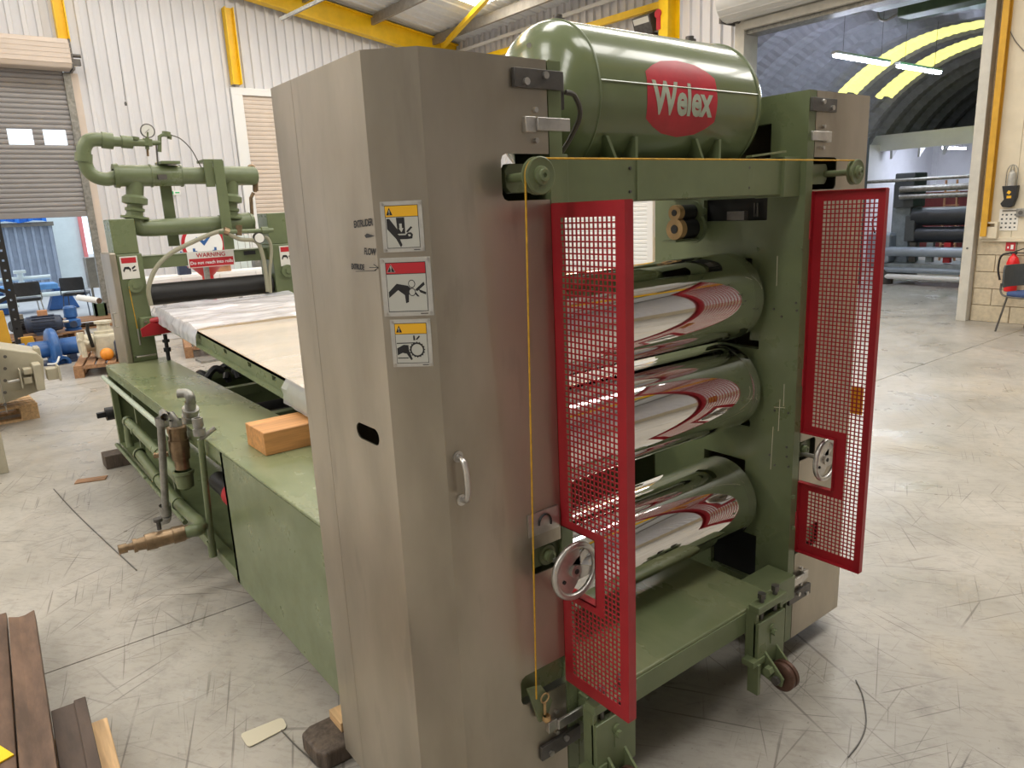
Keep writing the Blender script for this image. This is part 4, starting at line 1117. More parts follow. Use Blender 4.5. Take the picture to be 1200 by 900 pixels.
# red tie plates at the rear of the table
K(MB().prism([(lambda q: (q.x, q.z))(at(x, y, 1, 5.65)) for x, y in ((165, 386), (167, 395), (211, 388), (212, 386), (192, 375), (184, 379), (176, 379))], lambda u, v, w: (u, 5.65 + w, v), 0, .02), 'red_bracket', 'red', tk)
K(MB().tube([(1.13, 5.7, 1.04), (1.22, 5.62, 1.06)], .022, 12), 'red_arm', 'red', tk)
K(MB().box(1.08, 1.2, 5.78, 5.86, .92, 1.06), 'pivot_plate', 'green', pl_, .004)
for dx, dz in ((-.035, -.04), (.035, -.04), (-.035, .04), (.035, .04)):
    K(MB().cyl((1.14 + dx, 5.772, .99 + dz), (1.14 + dx, 5.78, .99 + dz), .008, seg=8), 'bolt', 'bright_metal', pl_)
K(MB().cyl((1.215, 5.75, ZC), (1.215, 5.75, .93), .014, seg=12).cyl((1.215, 5.75, .80), (1.215, 5.75, .83), .026, seg=6).cyl((1.215, 5.75, .87), (1.215, 5.75, .89), .026, seg=6), 'screw_jack', 'black', tk)

# ---- pipe manifold over the uprights
mf = K(MB().lathe(P6(133, 206), (P6(285, 206) - P6(133, 206)), [(0, .05), (0, .082), (.03, .086), (.03, .075), (.24, .075), (.24, .082), (.25, .082), (.25, .074), (.45, .074), (.45, .08), (.46, .08), (.46, .062), (.75, .062), (.75, .072), (1.0, .072), (1.02, .06), (1.025, 0)], 32), 'header_pipe', 'green')
zl = P6(165, 266).z; zu = P6(200, 206).z
lo = K(MB().tube(bez([P6(158, 252), P6(158, 258) + Vector((0, 0, 0)), P6(163, 266), P6(172, 267), P6(180, 267)], 8) + [P6(285, 261)], .062, 20), 'return_pipe', 'green')
K(MB().tube([P6(266, 263), P6(292, 260)], .075, 20).lathe(P6(292, 260), (1, 0, 0), [(0, .075), (.03, .06), (.04, 0)], 20), 'tee', 'green', lo)
for px in (158, 270):
    a, b = P6(px, 212), P6(px, 262)
    l = (a - b).length
    K(MB().lathe(a, b - a, [(0, .06), (.1, .058), (.12, .085), (.16, .085), (.17, .055), (l * .42, .05), (l * .44, .068), (l * .50, .068), (l * .52, .052), (l * .62, .052), (l * .64, .066), (l * .70, .066), (l * .72, .055), (l * .82, .055), (l * .83, .095), (l * .88, .095), (l * .9, .06), (l, .06)], 24), 'riser', 'green', mf)
pts = [P6(140, 206), P6(126, 210), P6(112, 207), P6(103, 199), P6(99, 187), P6(98, 178), P6(99, 172), P6(103, 166), P6(110, 163.5), P6(122, 164)]
up_ = K(MB().tube(bez(pts, 6), .047, 16), 'bypass_pipe', 'green')
K(MB().tube([P6(98, 190), P6(98, 180)], .056, 16), 'pipe_collar', 'green', up_)
K(MB().tube([P6(119, 164), P6(132, 165.5)], .056, 16).tube([P6(132, 165.5), P6(142, 166)], .036, 14).tube([P6(142, 166), P6(155, 167)], .044, 14)
  .tube([P6(155, 167), P6(176, 167.5)], .026, 12).tube([P6(158, 160.5), P6(158, 164)], .03, 12).tube([P6(176, 167.5), P6(188, 167.5)], .018, 10), 'fittings', 'green', up_)
K(MB().tube([P6(172.6, 155), P6(172.6, 175)], .014, 10).tube([P6(173, 163), P6(173, 171)], .034, 8).tube([P6(187, 178), P6(187, 160), P6(192, 157.5), P6(199, 158)], .014, 10).tube([P6(195, 154.5), P6(195, 160)], .03, 8).tube([P6(199, 158), P6(198.5, 163)], .016, 8), 'valve_train', 'green', up_)
K(MB().tube([P6(172.6, 173), P6(173.5, 183)], .008, 8, m=0), 'drain_cock', 'brass', up_)
g = P6(172.6, 153.5)
K(MB().lathe(g, (0, -1, 0), [(-.015, 0), (-.015, .046), (.012, .05), (.014, .046), (.012, .042)], 28, m=0).cyl(g + Vector((0, -.005, 0)), g + Vector((0, -.012, 0)), .043, seg=28, m=1).bar(g + Vector((-.02, -.0135, -.014)), g + Vector((.012, -.0135, .012)), .004, .002, m=0), 'pressure_gauge', ['dark_metal', 'dial'], up_)
K(MB().tube([P6(183, 170), P6(186, 204)], .006, 8).box(P6(186, 204).x - .03, P6(186, 204).x + .03, 5.9, 5.93, P6(186, 208).z - .02, P6(186, 208).z + .015), 'thermowell', 'dark_metal', mf)
K(MB().tube(bez([P6(200, 158), P6(212, 163), P6(224, 175), P6(232, 189), P6(240, 204)], 8), .004, 6), 'capillary', 'hose_dark', up_)
# flat-bar stands for the header
a = P6(194, 193)
K(MB().box(a.x - .04, a.x + .04, 6.085, 6.105, 1.545, a.z + .01), 'header_stand', 'green', mf, .002)
K(MB().box(a.x - .05, a.x + .08, 5.9, 6.1, a.z - .0, a.z + .02), 'header_strap', 'green', mf, .002)
a = P6(250, 191)
K(MB().box(a.x - .035, a.x + .04, 5.88, 5.9, 1.50, a.z + .01), 'header_stand', 'green', mf, .002)
K(MB().box(a.x - .10, a.x + .04, 5.9, 6.08, a.z - .0, a.z + .02), 'header_strap', 'green', mf, .002)
K(MB().box(a.x - .10, a.x - .035, 5.9, 5.92, a.z - .18, a.z), 'header_clamp', 'green', mf, .002)
# sight glass loop at the right end of the header
K(MB().tube(bez([P6(285, 206), P6(290, 206), P6(290.5, 199), P6(293, 195), P6(297, 196), P6(298, 205), P6(299, 225)], 6), .015, 10).tube([P6(299, 205), P6(299.5, 224)], .022, 10).tube([P6(297, 226), P6(294, 232), P6(296, 262), P6(298, 268)], .014, 10), 'sight_loop', 'brass', mf)
P5 = lambda x, y: at(x, y, 1, 5.8)
# hydraulic hoses and fittings along the upper beam
K(MB().tube(bez([P5(262, 270), P5(248, 274), P5(225, 284), P5(200, 297), P5(183, 314), P5(174, 338), P5(177, 358)], 8), .016, 10), 'hose', 'hose')
K(MB().tube(bez([P5(262, 270), P5(280, 280), P5(300, 283), P5(308, 300), P5(312, 325), P5(314, 342)], 8), .016, 10).tube(bez([P5(300, 283), P5(312, 278), P5(318, 292), P5(316, 320), P5(317, 343)], 8), .013, 10), 'hose', 'hose')
K(MB().tube([P5(256, 272), P5(320, 270)], .018, 10, m=0).tube([P5(268, 272), P5(262, 270)], .03, 8, m=1).tube([P5(280, 264), P5(280, 276)], .024, 8, m=1).tube([P5(306, 270), P5(314, 270)], .028, 8), 'hydraulic_line', ['green', 'brass'])
g = P5(303, 279)
K(MB().cyl(g + Vector((0, .02, 0)), g + Vector((0, -.02, 0)), .042, seg=24, m=0).cyl(g + Vector((0, -.02, 0)), g + Vector((0, -.022, 0)), .036, seg=24, m=1), 'pressure_gauge', ['dark_metal', 'dial'])

# ---- piping along the open side of the base
XP = .775
PX = lambda x, y, X=XP: at(x, y, 0, X)
K(MB().tube([PX(121, 442, .80), PX(187, 499, .80)], .016, 10).tube([PX(196, 506, .80), PX(208, 517, .80)], .016, 10), 'supply_pipe', 'logo_letter')
p1 = K(MB().tube([PX(150, 494), PX(171, 515), PX(187, 531), PX(206, 552)], .027, 18).lathe(PX(149, 493), (0, 1, 0), [(-.05, .031), (0, .031), (.02, .02), (.03, 0)], 18), 'cooling_pipe', 'green')
K(MB().tube([PX(149, 494), PX(151, 515), PX(153, 524)], .024, 14), 'cooling_pipe_drop', 'green', p1)
p2 = K(MB().tube([PX(163, 531), PX(186, 561), PX(209, 590)] + bez([PX(226, 606), PX(235, 613), PX(234, 620, .745), PX(225, 622, .71), PX(216, 624, .68)], 6), .029, 18).lathe(PX(163, 531), (0, 1, 0), [(-.03, .036), (.0, .036), (.01, .03), (.03, 0)], 18), 'drain_pipe', 'green')
a = PX(216, 624, .68)
ea = Vector((-1, .05, .0)).normalized()
K(MB().lathe(a, ea, [(-.02, .033), (0, .033), (0, .038), (.05, .04), (.05, .035), (.12, .037), (.12, .04), (.165, .038), (.165, .03), (.2, .027), (.2, .032), (.215, .032), (.215, .018), (.24, .015), (.24, .022), (.275, .022), (.275, .011), (.25, .011), (.25, 0)], 20), 'brass_coupling', 'brass', p2)
K(MB().cyl(a + ea * .1 + Vector((0, 0, .045)), a + ea * .1 + Vector((0, 0, .085)), .01, seg=10).cyl(a + ea * .1 + Vector((0, 0, .085)), a + ea * .1 + Vector((0, 0, .10)), .02, seg=10), 'valve_key', 'dark_metal', p2)
# tee with a bronze valve, galvanised elbow pipe and spray head
t0 = PX(216, 560)
for (xx, yy) in ((160, 505), (187, 531)): K(MB().lathe(PX(xx, yy), (0, 1, 0), [(-.012, .029), (-.012, .033), (.012, .033), (.012, .029)], 18), 'pipe_band', 'green', p1)
for (xx, yy) in ((186, 561), (209, 590)): K(MB().lathe(PX(xx, yy), (0, 1, 0), [(-.012, .03), (-.012, .035), (.012, .035), (.012, .03)], 18), 'pipe_band', 'green', p2)
te = K(MB().tube([PX(203, 549), PX(214, 562), PX(218, 566)], .038, 18).lathe(Vector((t0.x, t0.y, t0.z - .05)), (0, 0, 1), [(0, 0), (.005, .04), (.07, .045), (.075, .05), (.09, .05), (.09, .04)], 24), 'pipe_tee', 'green')
K(MB().lathe(Vector((t0.x, t0.y, t0.z + .05)), (0, 0, 1), [(0, .028), (0, .034), (.05, .034), (.05, .042), (.10, .045), (.10, .048), (.15, .048), (.15, .042), (.19, .042), (.19, .046), (.215, .046), (.22, .024), (.22, 0)], 24)
  .tube([Vector((t0.x - .05, t0.y + .03, t0.z + .13)), Vector((t0.x - .11, t0.y + .05, t0.z + .13))], .014, 8), 'bronze_valve', 'brass', te)
top_ = Vector((t0.x, t0.y, t0.z + .27))
gp = [top_, top_ + Vector((0, 0, .045)), top_ + Vector((-.012, .02, .06)), PX(190, 490, .70), PX(188.5, 493, .70), PX(189, 500, .70), PX(195, 602, .70)]
K(MB().tube([top_ - Vector((0, 0, .02)), top_ + Vector((0, 0, .03)), top_ + Vector((-.01, .015, .055)), top_ + Vector((-.04, .05, .065)), PX(193, 489, .70), PX(189, 490, .70), PX(188.5, 496, .70), PX(194.5, 603, .70)], .018, 14), 'galvanised_pipe', 'galv', te)
K(MB().lathe(PX(193, 592, .70), PX(195, 606, .70) - PX(193, 592, .70), [(0, .029), (.03, .029), (.045, .029), (.06, .02)], 14).tube([PX(194.5, 603, .70), PX(194, 608, .70), PX(188, 609, .69)], .028, 12)
  , 'elbow_fitting', 'galv', te)
K(MB().lathe(PX(189, 489, .70), Vector((0, 0, -1)), [(0, .03), (.04, .03)], 12), 'elbow_collar', 'galv', te)
K(MB().lathe(top_, (0, 0, 1), [(0, .03), (.03, .03)], 12), 'elbow_collar', 'galv', te)
b0 = PX(224, 508, .86); b1 = PX(223, 466, .86)
sp = K(MB().lathe(b0, b1 - b0, [(0, .02), (.02, .034), (.05, .034), (.05, .028), (.07, .028), (.07, .04), (.12, .042), (.12, .034), (.14, .034), (.14, .04), (.16, .04), (.16, .026), (.2, .026)], 18), 'check_valve', 'galv')
K(MB().tube(bez([b0 + (b1 - b0).normalized() * .18, b1 + Vector((0, 0, .002)), b1 + Vector((-.012, .02, .02)), b1 + Vector((-.045, .04, .022))], 6), .023, 14), 'elbow_fitting', 'galv', sp)
c0, c1, c2 = PX(231, 490, .80), PX(235, 515, .80), PX(249, 645, .80)
vp = K(MB().tube([c1, c2], .015, 12).lathe(c2, (0, 0, 1), [(-.03, 0), (-.03, .02), (.05, .02), (.05, .015)], 12), 'vent_pipe', 'green')
K(MB().lathe(c0, c1 - c0, [(0, .016), (.0, .024), (.04, .024), (.04, .018), (.05, .018), (.05, .028), (.08, .028), (.08, .022)], 10).tube([c1, c1 + Vector((.07, .0, .04))], .012, 8), 'union_fitting', 'galv', vp)
K(MB().cyl((.95, 3.35, .40), (.95, 3.55, .40), .062, seg=24, m=0).cyl((.95, 3.55, .40), (.95, 3.8, .40), .05, seg=20, m=1), 'pump_motor', ['sign_red', 'black'], tk)
K(MB().tube([PX(170, 560, .72), PX(137, 521, .76)], .008, 8).tube([PX(137, 521, .79), PX(217, 612, .79)], .014, 10), 'lower_rail', 'green', base)
# wood block on the base
wbk = build(MB().box(.945, 1.19, 2.97, 3.2, ZC + .0005, ZC + .1).box(.9455, 1.1895, 2.972, 3.07, ZC + .094, ZC + .101), 'timber_offcut', 'wood', bevel=.003)
tag(wbk, 'pale orange squared timber lying on the green base', 'timber')
for nm, bx, lb in (('packing_timber', (.70, 1.15, 5.80, 5.96, 0, ZB - .001), 'short weathered timber under the far corner of the green base'),):
    tag(build(MB().box(*bx), nm, 'timber_dark', bevel=.006), lb, 'timber')
tag(build(MB().box(2.2, 2.7, 5.7, 5.86, 0, ZB - .001), 'packing_timber', 'timber_dark', bevel=.006), 'weathered timber under the far rail of the green base', 'timber')
# ================================================================== LOOSE OBJECTS
def B(mb, name, m, parent, bevel=0.0, **k): return build(mb, name, m, parent, bevel=bevel, **k)

# ---- steel sections stacked at the lower left
zt = .16
ch = MB()
a = at(8, 716, 2, zt); 
dirv = (at(67, 900, 2, zt) - at(40, 714, 2, zt)); dirv.z = 0; dirv.normalize()
nrm = Vector((-dirv.y, dirv.x, 0))
if nrm.x < 0: nrm = -nrm
E0 = at(40, 714, 2, zt); L_ = 2.6
def section(mb, o, poly, m=0, l=L_):
    b = len(mb.v); n = len(poly)
    for t_ in (0, l):
        for u, z in poly: mb.v.append(o + dirv * t_ + nrm * u + Vector((0, 0, z)))
    mb.face(list(range(b, b + n)), m); mb.face(list(range(b + n, b + 2 * n))[::-1], m)
    for i in range(n):
        j = (i + 1) % n; mb.face([b + i, b + j, b + n + j, b + n + i], m)
    return mb
w = .092
o1 = build(section(MB(), Vector((E0.x, E0.y, 0)), [(0, .095), (0, zt), (-.035, zt - .012), (-w + .035, zt - .012), (-w, zt), (-w, .095), (-w + .01, .095), (-w + .01, zt - .02), (-.01, zt - .02), (-.01, .095)]), 'steel_channel', 'rust', bevel=.004)
tag(o1, 'rusty steel channel lying flanges down on top of the stacked sections', 'steel section')
E1 = at(100, 815.5, 2, .125)
o2 = build(section(MB(), Vector((E1.x, E1.y, 0)), [(0, .094), (0, .125), (-.036, .125), (-.036, .116), (-.105, .116), (-.105, .094)]), 'steel_section', 'rust_dark', bevel=.003)
tag(o2, 'short dark steel section with a raised edge beside the rusty channel', 'steel section')
o3 = build(section(MB(), Vector((E0.x, E0.y, 0)) - dirv * .12, [(-w - .008, .095), (-w - .008, .13), (-w - .17, .13), (-w - .17, .095)]), 'steel_flat', 'rust', bevel=.003)
tag(o3, 'wide rusty flat bar at the outer side of the stacked sections', 'steel section')
E2 = at(119, 845, 2, .09)
pv = (at(110, 845, 2, .09) - at(130, 844, 2, .09)).normalized()
bat = []
for q in range(2):
    oo = MB(); c0 = Vector((E2.x, E2.y, 0)) + dirv * (.02 + q * 1.2)
    oo.obox(c0 - nrm * .25 + dirv * .02 + Vector((0, 0, .046)), nrm * .32, dirv * .05, Vector((0, 0, .046)))
    if q == 0: oo = MB().obox(Vector((E2.x, E2.y, .046)) + dirv * .34 - nrm * .016, nrm * .034, dirv * .35, Vector((0, 0, .046)))
    else: oo = MB().obox(Vector((E2.x, E2.y, .046)) + dirv * .5 - nrm * .2, nrm * .1, dirv * .5, Vector((0, 0, .046)))
    bb = build(oo, 'timber_batten', 'wood_pale', bevel=.004)
    tag(bb, ('pale knotty timber batten under the stacked steel sections' if q == 0 else 'timber batten hidden below the rusty channel'), 'timber')
yt = at(4, 893, 2, .135)
tag(build(MB().obox(Vector((at(0, 885, 2, .1325).x - .045, at(0, 885, 2, .1325).y, .1335)), Vector((.06, .02, 0)), Vector((-.02, .05, 0)), Vector((0, 0, .003))), 'yellow_tag', 'yellow', bevel=.001), 'bright yellow plastic tag lying on the rusty flat bar', 'tag')
# floor label plate, wires
pz = .002
c = [at(*q, 2, pz) for q in ((281, 861), (331, 841), (337, 853), (291, 877))]
mb = MB()
ctr = sum(c, Vector()) / 4
ring = []
for i in range(4):
    p, pn, pp_ = c[i], c[(i + 1) % 4], c[i - 1]
    ring += [p + (pp_ - p).normalized() * .014, p + (ctr - p).normalized() * .006, p + (pn - p).normalized() * .014]
b = len(mb.v); mb.v += ring + [r + Vector((0, 0, .003)) for r in ring]; n = len(ring)
mb.face(list(range(n))[::-1]); mb.face(list(range(n, 2 * n)))
for i in range(n): mb.face([i, (i + 1) % n, n + (i + 1) % n, n + i])
tag(build(mb, 'floor_plate', 'scuff'), 'small worn cream metal plate lying on the floor near the timber block', 'plate')
tag(build(MB().tube(bez([at(x, y, 2, .004) for x, y in ((1003, 797), (1011, 815), (1015, 845), (1008, 868), (994, 887))], 8), .0022, 6), 'loose_wire', 'dark_metal'), 'thin dark wire curling on the pale floor in front of the castor', 'wire')
tag(build(MB().tube(bez([at(x, y, 2, .004) for x, y in ((63, 573), (80, 592), (105, 617), (135, 645), (160, 668))], 8), .003, 6), 'loose_cable', 'dark_metal'), 'thin dark cable lying on the floor beside the drain pipe', 'cable')
tag(build(MB().tube(bez([at(x, y, 2, .004) for x, y in ((330, 856), (345, 872), (360, 886), (372, 898))], 8), .0025, 6), 'loose_wire', 'dark_metal'), 'thin dark wire running from the cream floor plate', 'wire')
tag(build(MB().obox(at(107, 562, 2, .004), (.09, -.03, 0), (.015, .04, 0), (0, 0, .003)), 'wood_splinter', 'wood_old'), 'flat brown splinter lying on the floor beside the green base', 'scrap')

# ---- pallets
def make_pallet(label, loc, rz, mat_='wood_old', L=1.2, W=.8):
    r = root('pallet', label, 'pallet', (0, 0, 0))
    for k in range(7):
        y = -W / 2 + .05 + k * (W - .1) / 6
        B(MB().box(-L / 2, L / 2, y - .045, y + .045, .122, .144), 'deck_board', mat_, r)
    for x in (-L / 2 + .07, 0, L / 2 - .07):
        B(MB().box(x - .07, x + .07, -W / 2, W / 2, .10, .122), 'stringer_board', mat_, r)
        for y in (-W / 2 + .05, 0, W / 2 - .05):
            B(MB().box(x - .07, x + .07, y - .05, y + .05, .022, .10), 'block', mat_, r)
    for y in (-W / 2 + .05, 0, W / 2 - .05):
        B(MB().box(-L / 2, L / 2, y - .05, y + .05, 0, .022), 'bottom_board', mat_, r)
    r.location = loc; r.rotation_euler = (0, 0, rz); return r
make_pallet('empty brown pallet on the floor beneath the film-wrapped table', (2.85, 10.55, 0), 1.35)
make_pallet('brown pallet carrying the cream gearbox and orange ball', (1.55, 10.3, 0), 1.35)
make_pallet('brown pallet carrying the large dark blue motor', (1.0, 13.6, 0), .1)
make_pallet('brown pallet at the open shutter with pipe fittings on it', (2.2, 15.1, 0), .05)
make_pallet('light pallet under the beige machine housing', (-.12, 8.35, 0), .05, 'wood_pale')

# ---- electric motors and blowers
def motor(name, label, base, d, L, r, m, m2='blue_dark', group=None):
    base = Vector(base); d = Vector(d).normalized(); c = base + Vector((0, 0, r + .03))
    sd = d.cross(Vector((0, 0, 1)))
    o = root(name, label, 'motor', base, group)
    B(MB().lathe(c - d * L / 2, d, [(0, 0), (0, r * .7), (.03, r * .92), (L * .18, r * .95), (L * .18, r), (L * .8, r), (L * .8, r * .94), (L - .02, r * .85), (L, r * .5), (L, 0)], 28), 'motor_body', m, o)
    for k in range(-3, 4):
        a = k * .34
        for s_ in (-1, 1):
            n_ = (sd * math.cos(a) * s_ + Vector((0, 0, math.sin(a))))
            B(MB().obox(c + n_ * (r + .006), d * L * .3, n_ * .012, d.cross(n_) * .004), 'cooling_fin', m, o)
    B(MB().cyl(c + d * L / 2, c + d * (L / 2 + r * .6), r * .16, seg=14), 'shaft', 'bright_metal', o)
    B(MB().obox(c + Vector((0, 0, r + .03)), d * r * .5, sd * r * .42, Vector((0, 0, .045))), 'terminal_box', m2, o, .008)
    for s_ in (-1, 1):
        B(MB().obox(base + sd * r * .62 * s_ + Vector((0, 0, .03)), d * L * .24, sd * .05, Vector((0, 0, .03))), 'foot', m, o)
    return o
motor('electric_motor', 'large dark blue electric motor with rust-topped terminal box on a pallet', (1.13, 13.35, .144), (1, -.1, 0), .5, .135, 'blue_dark', 'box_brown')
# upright blue pump beside it
p = root('pump', 'bright blue upright pump next to the large dark blue motor', 'pump', (1.52, 13.5, .144))
B(MB().lathe((1.52, 13.5, .144), (0, 0, 1), [(0, 0), (0, .12), (.03, .12), (.04, .1), (.07, .125), (.16, .125), (.19, .07), (.19, 0)], 24), 'volute', 'blue_paint', p)
B(MB().lathe((1.52, 13.5, .33), (0, 0, 1), [(0, .06), (.03, .095), (.17, .095), (.2, .07), (.2, 0)], 24), 'motor_body', 'blue_paint', p)
B(MB().cyl((1.52, 13.39, .25), (1.52, 13.32, .25), .05, seg=18), 'flange', 'blue_dark', p)
motor('electric_motor', 'small black motor with a grey box behind the blue pump', (.85, 13.8, .144), (1, .3, 0), .3, .1, 'black_rubber', 'beige_dark')
# blue centrifugal blower on the floor
cc = at(62, 408, 1, 11.25); ax = Vector((1, .1, 0)).normalized(); sd = Vector((ax.y, -ax.x, 0)); rb_ = cc.z - .02
bl = root('blower', 'bright blue centrifugal blower with a round casing standing on the floor', 'blower', (cc.x, cc.y, 0))
B(MB().lathe(cc - ax * .06, ax, [(0, 0), (0, .2), (.012, .245), (.035, .265), (.085, .265), (.108, .245), (.12, .2), (.12, 0)], 40), 'casing', 'blue_paint', bl)
B(MB().lathe(cc + sd * .12 + Vector((0, 0, -.17)), sd * .9 + Vector((0, 0, -.1)) + ax * .25, [(-.1, .07), (.12, .08), (.12, .1), (.15, .1), (.15, .065), (.08, .06), (.08, 0)], 24), 'outlet', 'blue_paint', bl)
B(MB().lathe(cc + ax * .06, ax, [(0, .1), (.03, .1), (.05, .115), (.24, .115), (.27, .09), (.27, 0)], 28), 'motor_body', 'blue_paint', bl)
B(MB().lathe(cc - ax * .06, -ax, [(0, .11), (.2, .115), (.22, .085), (.25, .085), (.25, .115), (.36, .105), (.4, .07), (.4, 0)], 28), 'motor_body', 'blue_paint', bl)
B(MB().obox((cc.x, cc.y, .015), ax * .3, sd * .16, Vector((0, 0, .015))).obox((cc.x + .2, cc.y, (cc.z - .1) / 2), ax * .04, sd * .1, Vector((0, 0, (cc.z - .1) / 2))).obox((cc.x - .25, cc.y, (cc.z - .1) / 2), ax * .04, sd * .1, Vector((0, 0, (cc.z - .1) / 2))), 'base_plate', 'blue_dark', bl)
B(MB().tube(bez([cc - ax * .12 + sd * .16 + Vector((0, 0, -cc.z + .02)), cc + sd * .3 + Vector((-.05, 0, -cc.z + .04)), cc + sd * .28 + Vector((.0, 0, -.08))], 6), .012, 8), 'cable', 'white', bl)
# finned black box beside the blower
_before = set(o.name for o in bpy.data.objects)
fn_ = root('finned_motor', 'short ribbed grey motor end between the blower and the cream gearbox', 'motor', (1.66, 10.75, .144))
for k in range(7): B(MB().cyl((1.62 + k * .03, 10.75, .28), (1.635 + k * .03, 10.75, .28), .12, seg=24), 'cooling_fin', 'galv', fn_)
B(MB().cyl((1.61, 10.75, .28), (1.84, 10.75, .28), .1, seg=24).box(1.66, 1.78, 10.68, 10.82, .144, .2), 'motor_body', 'beige_dark', fn_)
# cream gearbox, orange ball, dark blue drum on the pallet
gb = root('gearbox', 'cream gearbox with side flanges and lever on a pallet', 'gearbox', (1.72, 10.25, .144))
B(MB().box(1.58, 1.86, 10.1, 10.4, .144, .44), 'housing', 'cream_metal', gb, .03)
B(MB().cyl((1.58, 10.25, .34), (1.44, 10.25, .34), .11, seg=24).cyl((1.46, 10.25, .34), (1.42, 10.25, .34), .14, seg=24), 'flange', 'cream_metal', gb)
B(MB().lathe((1.72, 10.25, .44), (0, 0, 1), [(0, .12), (.03, .12), (.04, .08), (.12, .07), (.12, .1), (.15, .1), (.15, 0)], 20), 'top_flange', 'cream_metal', gb)
B(MB().tube([(1.55, 10.12, .3), (1.52, 10.08, .52), (1.53, 10.06, .6)], .02, 8), 'lever', 'black', gb)
B(MB().tube([(1.44, 10.05, .2), (1.44, 10.05, .5)], .03, 8).tube([(1.40, 10.05, .42), (1.5, 10.05, .36)], .03, 8), 'bracket', 'cream_metal', gb)
ob = build(MB().lathe((1.66, 9.93, .219), (0, 0, 1), [(-.075, 0)] + [(-.075 * math.cos(k * PI / 14), .075 * math.sin(k * PI / 14)) for k in range(1, 14)] + [(.075, 0)], 28), 'float_ball', 'orange')
tag(ob, 'round orange ball sitting on the pallet by the cream gearbox', 'ball')
db = root('blue_drum', 'small dark blue drum on the pallet next to the orange ball', 'drum', (1.88, 9.95, .144))
B(MB().lathe((1.88, 9.95, .144), (0, 0, 1), [(0, 0), (0, .12), (.01, .125), (.2, .125), (.24, .1), (.27, .06), (.27, 0)], 24), 'drum_body', 'blue_dark', db)
B(MB().lathe((1.88, 9.95, .25), (0, 0, 1), [(0, .126), (.006, .131), (.012, .126)], 24), 'drum_hoop', 'blue_dark', db)
tw = root('link_bracket', 'pale riveted link bracket leaning behind the dark blue drum', 'bracket', (1.93, 10.55, .144))
B(MB().box(1.88, 1.98, 10.5, 10.58, .144, .78), 'link_plate', 'cream_metal', tw, .01)
for k in range(5): B(MB().cyl((1.93, 10.5, .22 + k * .12), (1.93, 10.48, .22 + k * .12), .03, seg=12), 'rivet', 'beige_dark', tw)

for o in list(bpy.data.objects):
    if o.name not in _before and o.parent is None: o.location.x -= .24
# ---- things at the open shutter
def chair(name, label, loc, rz, seatm, backm, legm):
    r = root(name, label, 'chair', (0, 0, 0))
    B(MB().prism([(-.22, -.2), (-.16, -.23), (.16, -.23), (.22, -.2), (.22, .17), (.17, .21), (-.17, .21), (-.22, .17)], lambda u, v, w: (u, v, w), .43, .485), 'seat', seatm, r, .02)
    mb = MB(); n = 12
    pts = []
    for k in range(n + 1):
        t_ = -1 + 2 * k / n; pts.append((t_ * .215, .225 + .05 * (1 - t_ * t_)))
    for a, b in zip(pts[:-1], pts[1:]):
        for z0, z1, s0, s1 in ((.53, .58, .95, 1), (.58, .75, 1, 1), (.75, .79, 1, .93)):
            mb.prism([(0, 0), (1, 0), (1, 1), (0, 1)], lambda u, v, w: ((a[0] + (b[0] - a[0]) * u) * (s0 + (s1 - s0) * v), a[1] + (b[1] - a[1]) * u + .02 * (z0 + (z1 - z0) * v - .6) + w, z0 + (z1 - z0) * v), 0, .022)
    B(mb, 'backrest', backm, r)
    for s_ in (-1, 1):
        B(MB().tube([(s_ * .2, .17, .44), (s_ * .235, .25, 0)], .011, 8), 'leg', legm, r)
        B(MB().tube([(s_ * .2, -.18, .44), (s_ * .235, -.24, 0)], .011, 8), 'leg', legm, r)
        B(MB().tube(bez([(s_ * .2, -.1, .425), (s_ * .21, .18, .43), (s_ * .215, .25, .48), (s_ * .21, .258, .58)], 6), .011, 8), 'back_tube', legm, r)
    B(MB().tube([(-.2, -.19, .425), (.2, -.19, .425)], .009, 8).tube([(-.2, .17, .425), (.2, .17, .425)], .009, 8), 'seat_frame', legm, r)
    r.location = loc; r.rotation_euler = (0, 0, rz); return r
chair('stacking_chair', 'black fabric chair standing outside the half-raised shutter before the blue bench', (1.22, 16.9, -.012), PI + .1, 'black_rubber', 'black_rubber', 'galv')
chair('stacking_chair', 'black fabric chair outside the half-raised shutter beside the grey cabinet', (2.12, 17.3, -.012), PI - .35, 'black_rubber', 'black_rubber', 'blue_dark')
chair('stacking_chair', 'grey-backed stacking chair with a blue seat against the block wall', (10.12, 3.06, 0), -.35, 'seat_blue', 'chair_grey', 'dark_metal')
# blue bench machine with pale bars
bn = root('blue_bench', 'light blue welded bench with pale round bars outside the open shutter', 'bench', (1.45, 19.2, -.012))
B(MB().box(.7, 2.0, 18.9, 19.6, .46, .58), 'bench_top', 'blue_light', bn, .02)
for x in (.85, 2.05): B(MB().prism([(-.3, 0), (.3, 0), (.12, .47), (-.12, .47)], lambda u, v, w: (x + u, 19.2 + w, v), -.2, .2), 'trestle', 'blue_paint', bn, .01)
B(MB().cyl((.1, 19.1, .72), (1.9, 19.1, .72), .05).cyl((.2, 18.85, .36), (2.4, 18.85, .36), .05).cyl((-.4, 18.8, .2), (1.2, 18.8, .2), .05), 'round_bar', 'pale_panel', bn)
B(MB().cyl((1.35, 19.1, .58), (1.35, 19.1, .86), .06).box(1.24, 1.46, 19.0, 19.2, .84, .9), 'clamp', 'pale_panel', bn)
